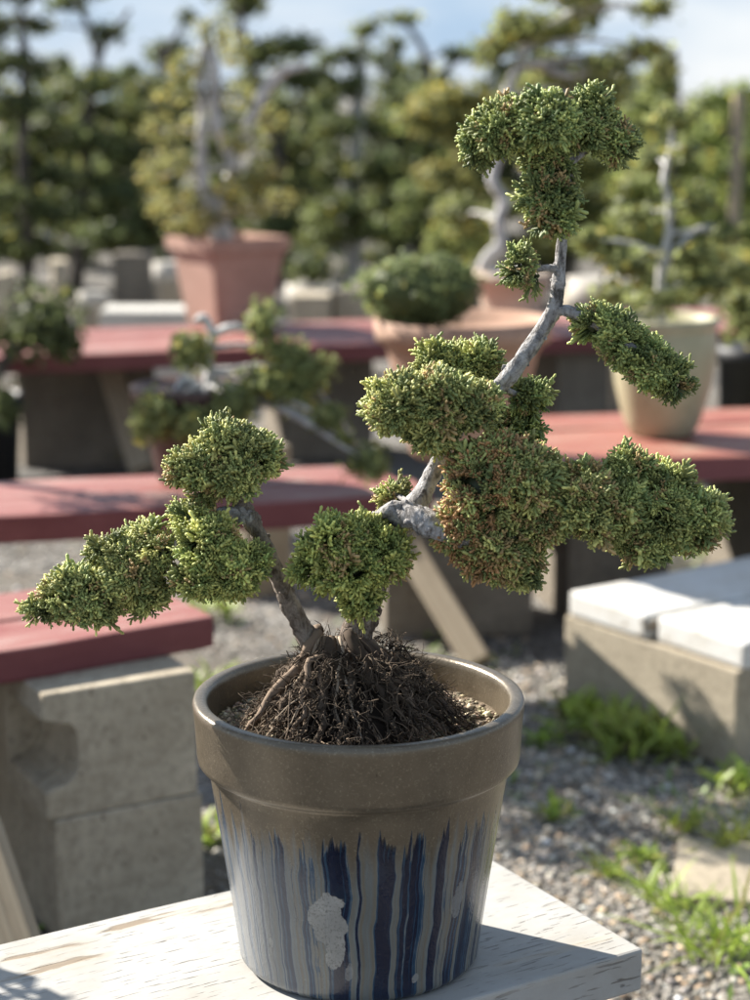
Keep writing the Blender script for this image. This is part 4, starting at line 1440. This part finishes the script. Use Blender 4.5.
tree('slender pale green tree with a bare leader at the edge of the blue sky', 10.5, 672,
     [(660, 80, 22, 20), (640, 110, 30, 18), (675, 120, 24, 18), (630, 150, 34, 16), (680, 165, 30, 16), (640, 185, 36, 15), (690, 200, 30, 15), (640, 225, 40, 15), (680, 240, 40, 15)],
     [[(668, 330, 7), (672, 240, 6), (672, 160, 5), (674, 90, 4), (675, 50, 2.5)]], (0.252, 0.289, 0.098), 70, size=.05, dens=.85)
tree('bushy green tree by the wooden stake near the right edge', 11.5, 720,
     [(715, 100, 26, 12), (750, 95, 28, 13), (735, 125, 34, 15), (705, 135, 26, 14), (750, 155, 34, 16), (715, 170, 34, 16), (745, 195, 36, 16), (710, 215, 36, 15), (750, 235, 40, 16), (715, 252, 36, 13)],
     [[(725, 330, 8), (726, 240, 7), (728, 160, 5), (730, 110, 4)]], (0.237, 0.289, 0.09), 71, size=.05)
tree('low dense shrub under the pale trunk at right', 8.6, 690,
     [(690, 278, 40, 22), (735, 272, 36, 24), (640, 285, 34, 18)], [[(692, 340, 6), (694, 305, 5), (694, 280, 4)]], MG, 72, size=.04)

# continuous rear rows, each tree its own
g = np.random.default_rng(91)
names_x = [(-60, 'left of the frame edge'), (8, 'far left'), (58, 'left'), (112, 'behind the second dark pine'), (168, 'behind the yellowish juniper, left side'), (222, 'behind the silver deadwood'), (275, 'behind the flat dark top'), (328, 'left of the straight grey trunk'), (385, 'right of the straight grey trunk'), (440, 'behind the umbrella tree'), (498, 'behind the crooked pale trunk'), (552, 'behind the sharp top pad'), (608, 'right of the sharp top pad'), (662, 'behind the bare leader'), (712, 'behind the wooden stake'), (770, 'at the right edge')]
for k, (x, wtxt) in enumerate(names_x):
    Y = 16.5 + g.uniform(-1.2, 1.6)
    top = g.uniform(66, 96) if x < 640 else g.uniform(94, 104)
    pads = []
    for q in range(11):
        yy = top + 10 + q * 18
        ww = 15 + 14 * min(1, q / 4)
        pads.append((x + g.uniform(-26, 26), yy + g.uniform(-5, 5), ww, 12))
    plant('nursery_tree', 'soft blurred tree in the rearmost row, ' + wtxt, 'tree', Y, (x, 250), pads,
          [[(x, 260, 4), (x + 3, 170, 3), (x, top + 10, 2)]], tuple(np.array((0.169, 0.199, 0.077)) * g.uniform(.8, 1.25)), 200 + k, size=.075, dens=.9, group='rearmost row of nursery trees', jit=.3)

rows = [(-22, 30, 'leftmost in the frame'), (52, 62, 'between the two dark pines at left'), (128, 70, 'left of the yellowish juniper'), (172, 48, 'behind the upper left of the yellowish juniper'), (322, 58, 'between the two flat capped trees'), (390, 44, 'just right of the small flat cap'), (418, 66, 'left of the umbrella tree'), (498, 40, 'behind the crooked pale trunk'), (540, 30, 'over the sharp top pad'), (626, 52, 'right of the sharp top pad'), (648, 84, 'left of the bare leader'), (700, 108, 'right of the bare leader'), (752, 100, 'cut by the right edge')]
for k, (x, top, wtxt) in enumerate(rows):
    Y = 13.3 + g.uniform(-.8, 1.2)
    pads = []
    sgn = 1
    yy = top
    while yy < 262:
        f_ = min(1, (yy - top) / 70)
        pads.append((x + sgn * g.uniform(2, 8 + 16 * f_), yy, g.uniform(11, 16) + 14 * f_, g.uniform(7, 10)))
        sgn = -sgn
        yy += g.uniform(11, 18)
    tone = g.uniform(.75, 1.35)
    plant('nursery_tree', 'layered cloud pruned tree of the middle row, ' + wtxt, 'tree', Y, (x, 280), pads,
          [[(x + 4, 290, 6), (x - 4, 220, 5), (x + 6, 160, 4.5), (x - 3, 100 if top < 90 else 150, 3.5), (x, top + 4, 2)]], tuple(np.array((.118, .145, .070)) * tone), 300 + k, size=.05, dens=.9, group='middle row of cloud pruned trees', jit=.2, bark=('bark_far' if k % 2 else 'bark_dark'), warm=.2)

def standing(name, label, cat, x, y, pads, trunk_pts, col, seed, pot=None):
    t = thing(name, label, cat, (x, y, 0))
    g = np.random.default_rng(seed)
    ells = [(np.array([x + a, y + b, c]), (rx * 1.15, ry * 1.15, rz * 1.15)) for a, b, c, rx, ry, rz in pads]
    parts = [tube([np.array([x + a, y + b, c]) for a, b, c, r in trunk_pts], [p[3] for p in trunk_pts], 30, 8, .08, .12, seed)]
    for c, r in ells:
        q = min(trunk_pts, key=lambda p: abs(p[2] - c[2] + .04))
        parts.append(tube([np.array([x + q[0], y + q[1], q[2]]), c], [.008, .003], 6, 6, .08, .1, seed))
    V, F, _ = cat_mesh(parts)
    mk('trunk', V, F, M['bark_dark'], t, smooth=True)
    V, F, C = leaf_cloud(ells, g, 1.2 if pot is None else .7, .028, col, warm=.1)
    mk('crown', V, F, M['bgleaf'], t, C)
    if pot:
        pot_round(t, x, y, 0, pot, M['black_pot'])


standing('nursery_tree', 'slim cloud pruned tree beyond the left edge, shading the gravel beside the pot', 'tree', -1.42, 4.30,
         [(0, 0, 1.22, .13, .10, .05), (.07, .06, 1.38, .12, .10, .05), (-.06, -.06, 1.50, .12, .10, .05), (.02, .02, 1.66, .10, .09, .05), (.16, .13, 1.29, .09, .09, .04), (-.13, -.13, 1.33, .09, .09, .04), (.12, .10, 1.55, .08, .08, .04)],
         [(0, 0, -.02, .03), (.03, 0, .5, .024), (-.02, .02, 1.0, .018), (.02, 0, 1.35, .012), (0, 0, 1.66, .006)], DK, 401)
standing('potted_shrub', 'leafy shrub in a black pot beside the left end of the white plank bench', 'shrub', -.995, 1.87,
         [(0, 0, .78, .10, .08, .06), (.08, .05, .88, .07, .06, .05), (-.07, -.06, .84, .07, .06, .05), (.03, -.03, .95, .05, .05, .04)],
         [(0, 0, .24, .012), (.01, 0, .5, .01), (0, .01, .75, .008), (.01, 0, .94, .004)], MG, 402,
         [(0, 0), (.07, 0), (.095, .25), (.10, .25), (.10, .28), (.09, .28), (0, .26)])

# wooden stake at right
Yw = 10.2
s0, s1 = at(735, 200, Yw), at(735, 92, Yw)
t = thing('wooden_stake', 'plain brown wooden stake standing among the trees near the right edge', 'stake', (s0[0], s0[1], 0))
mk_bm('post', bevel_box((10 * mpp(Yw), 10 * mpp(Yw), s1[2]), .004), M['wood'], t)
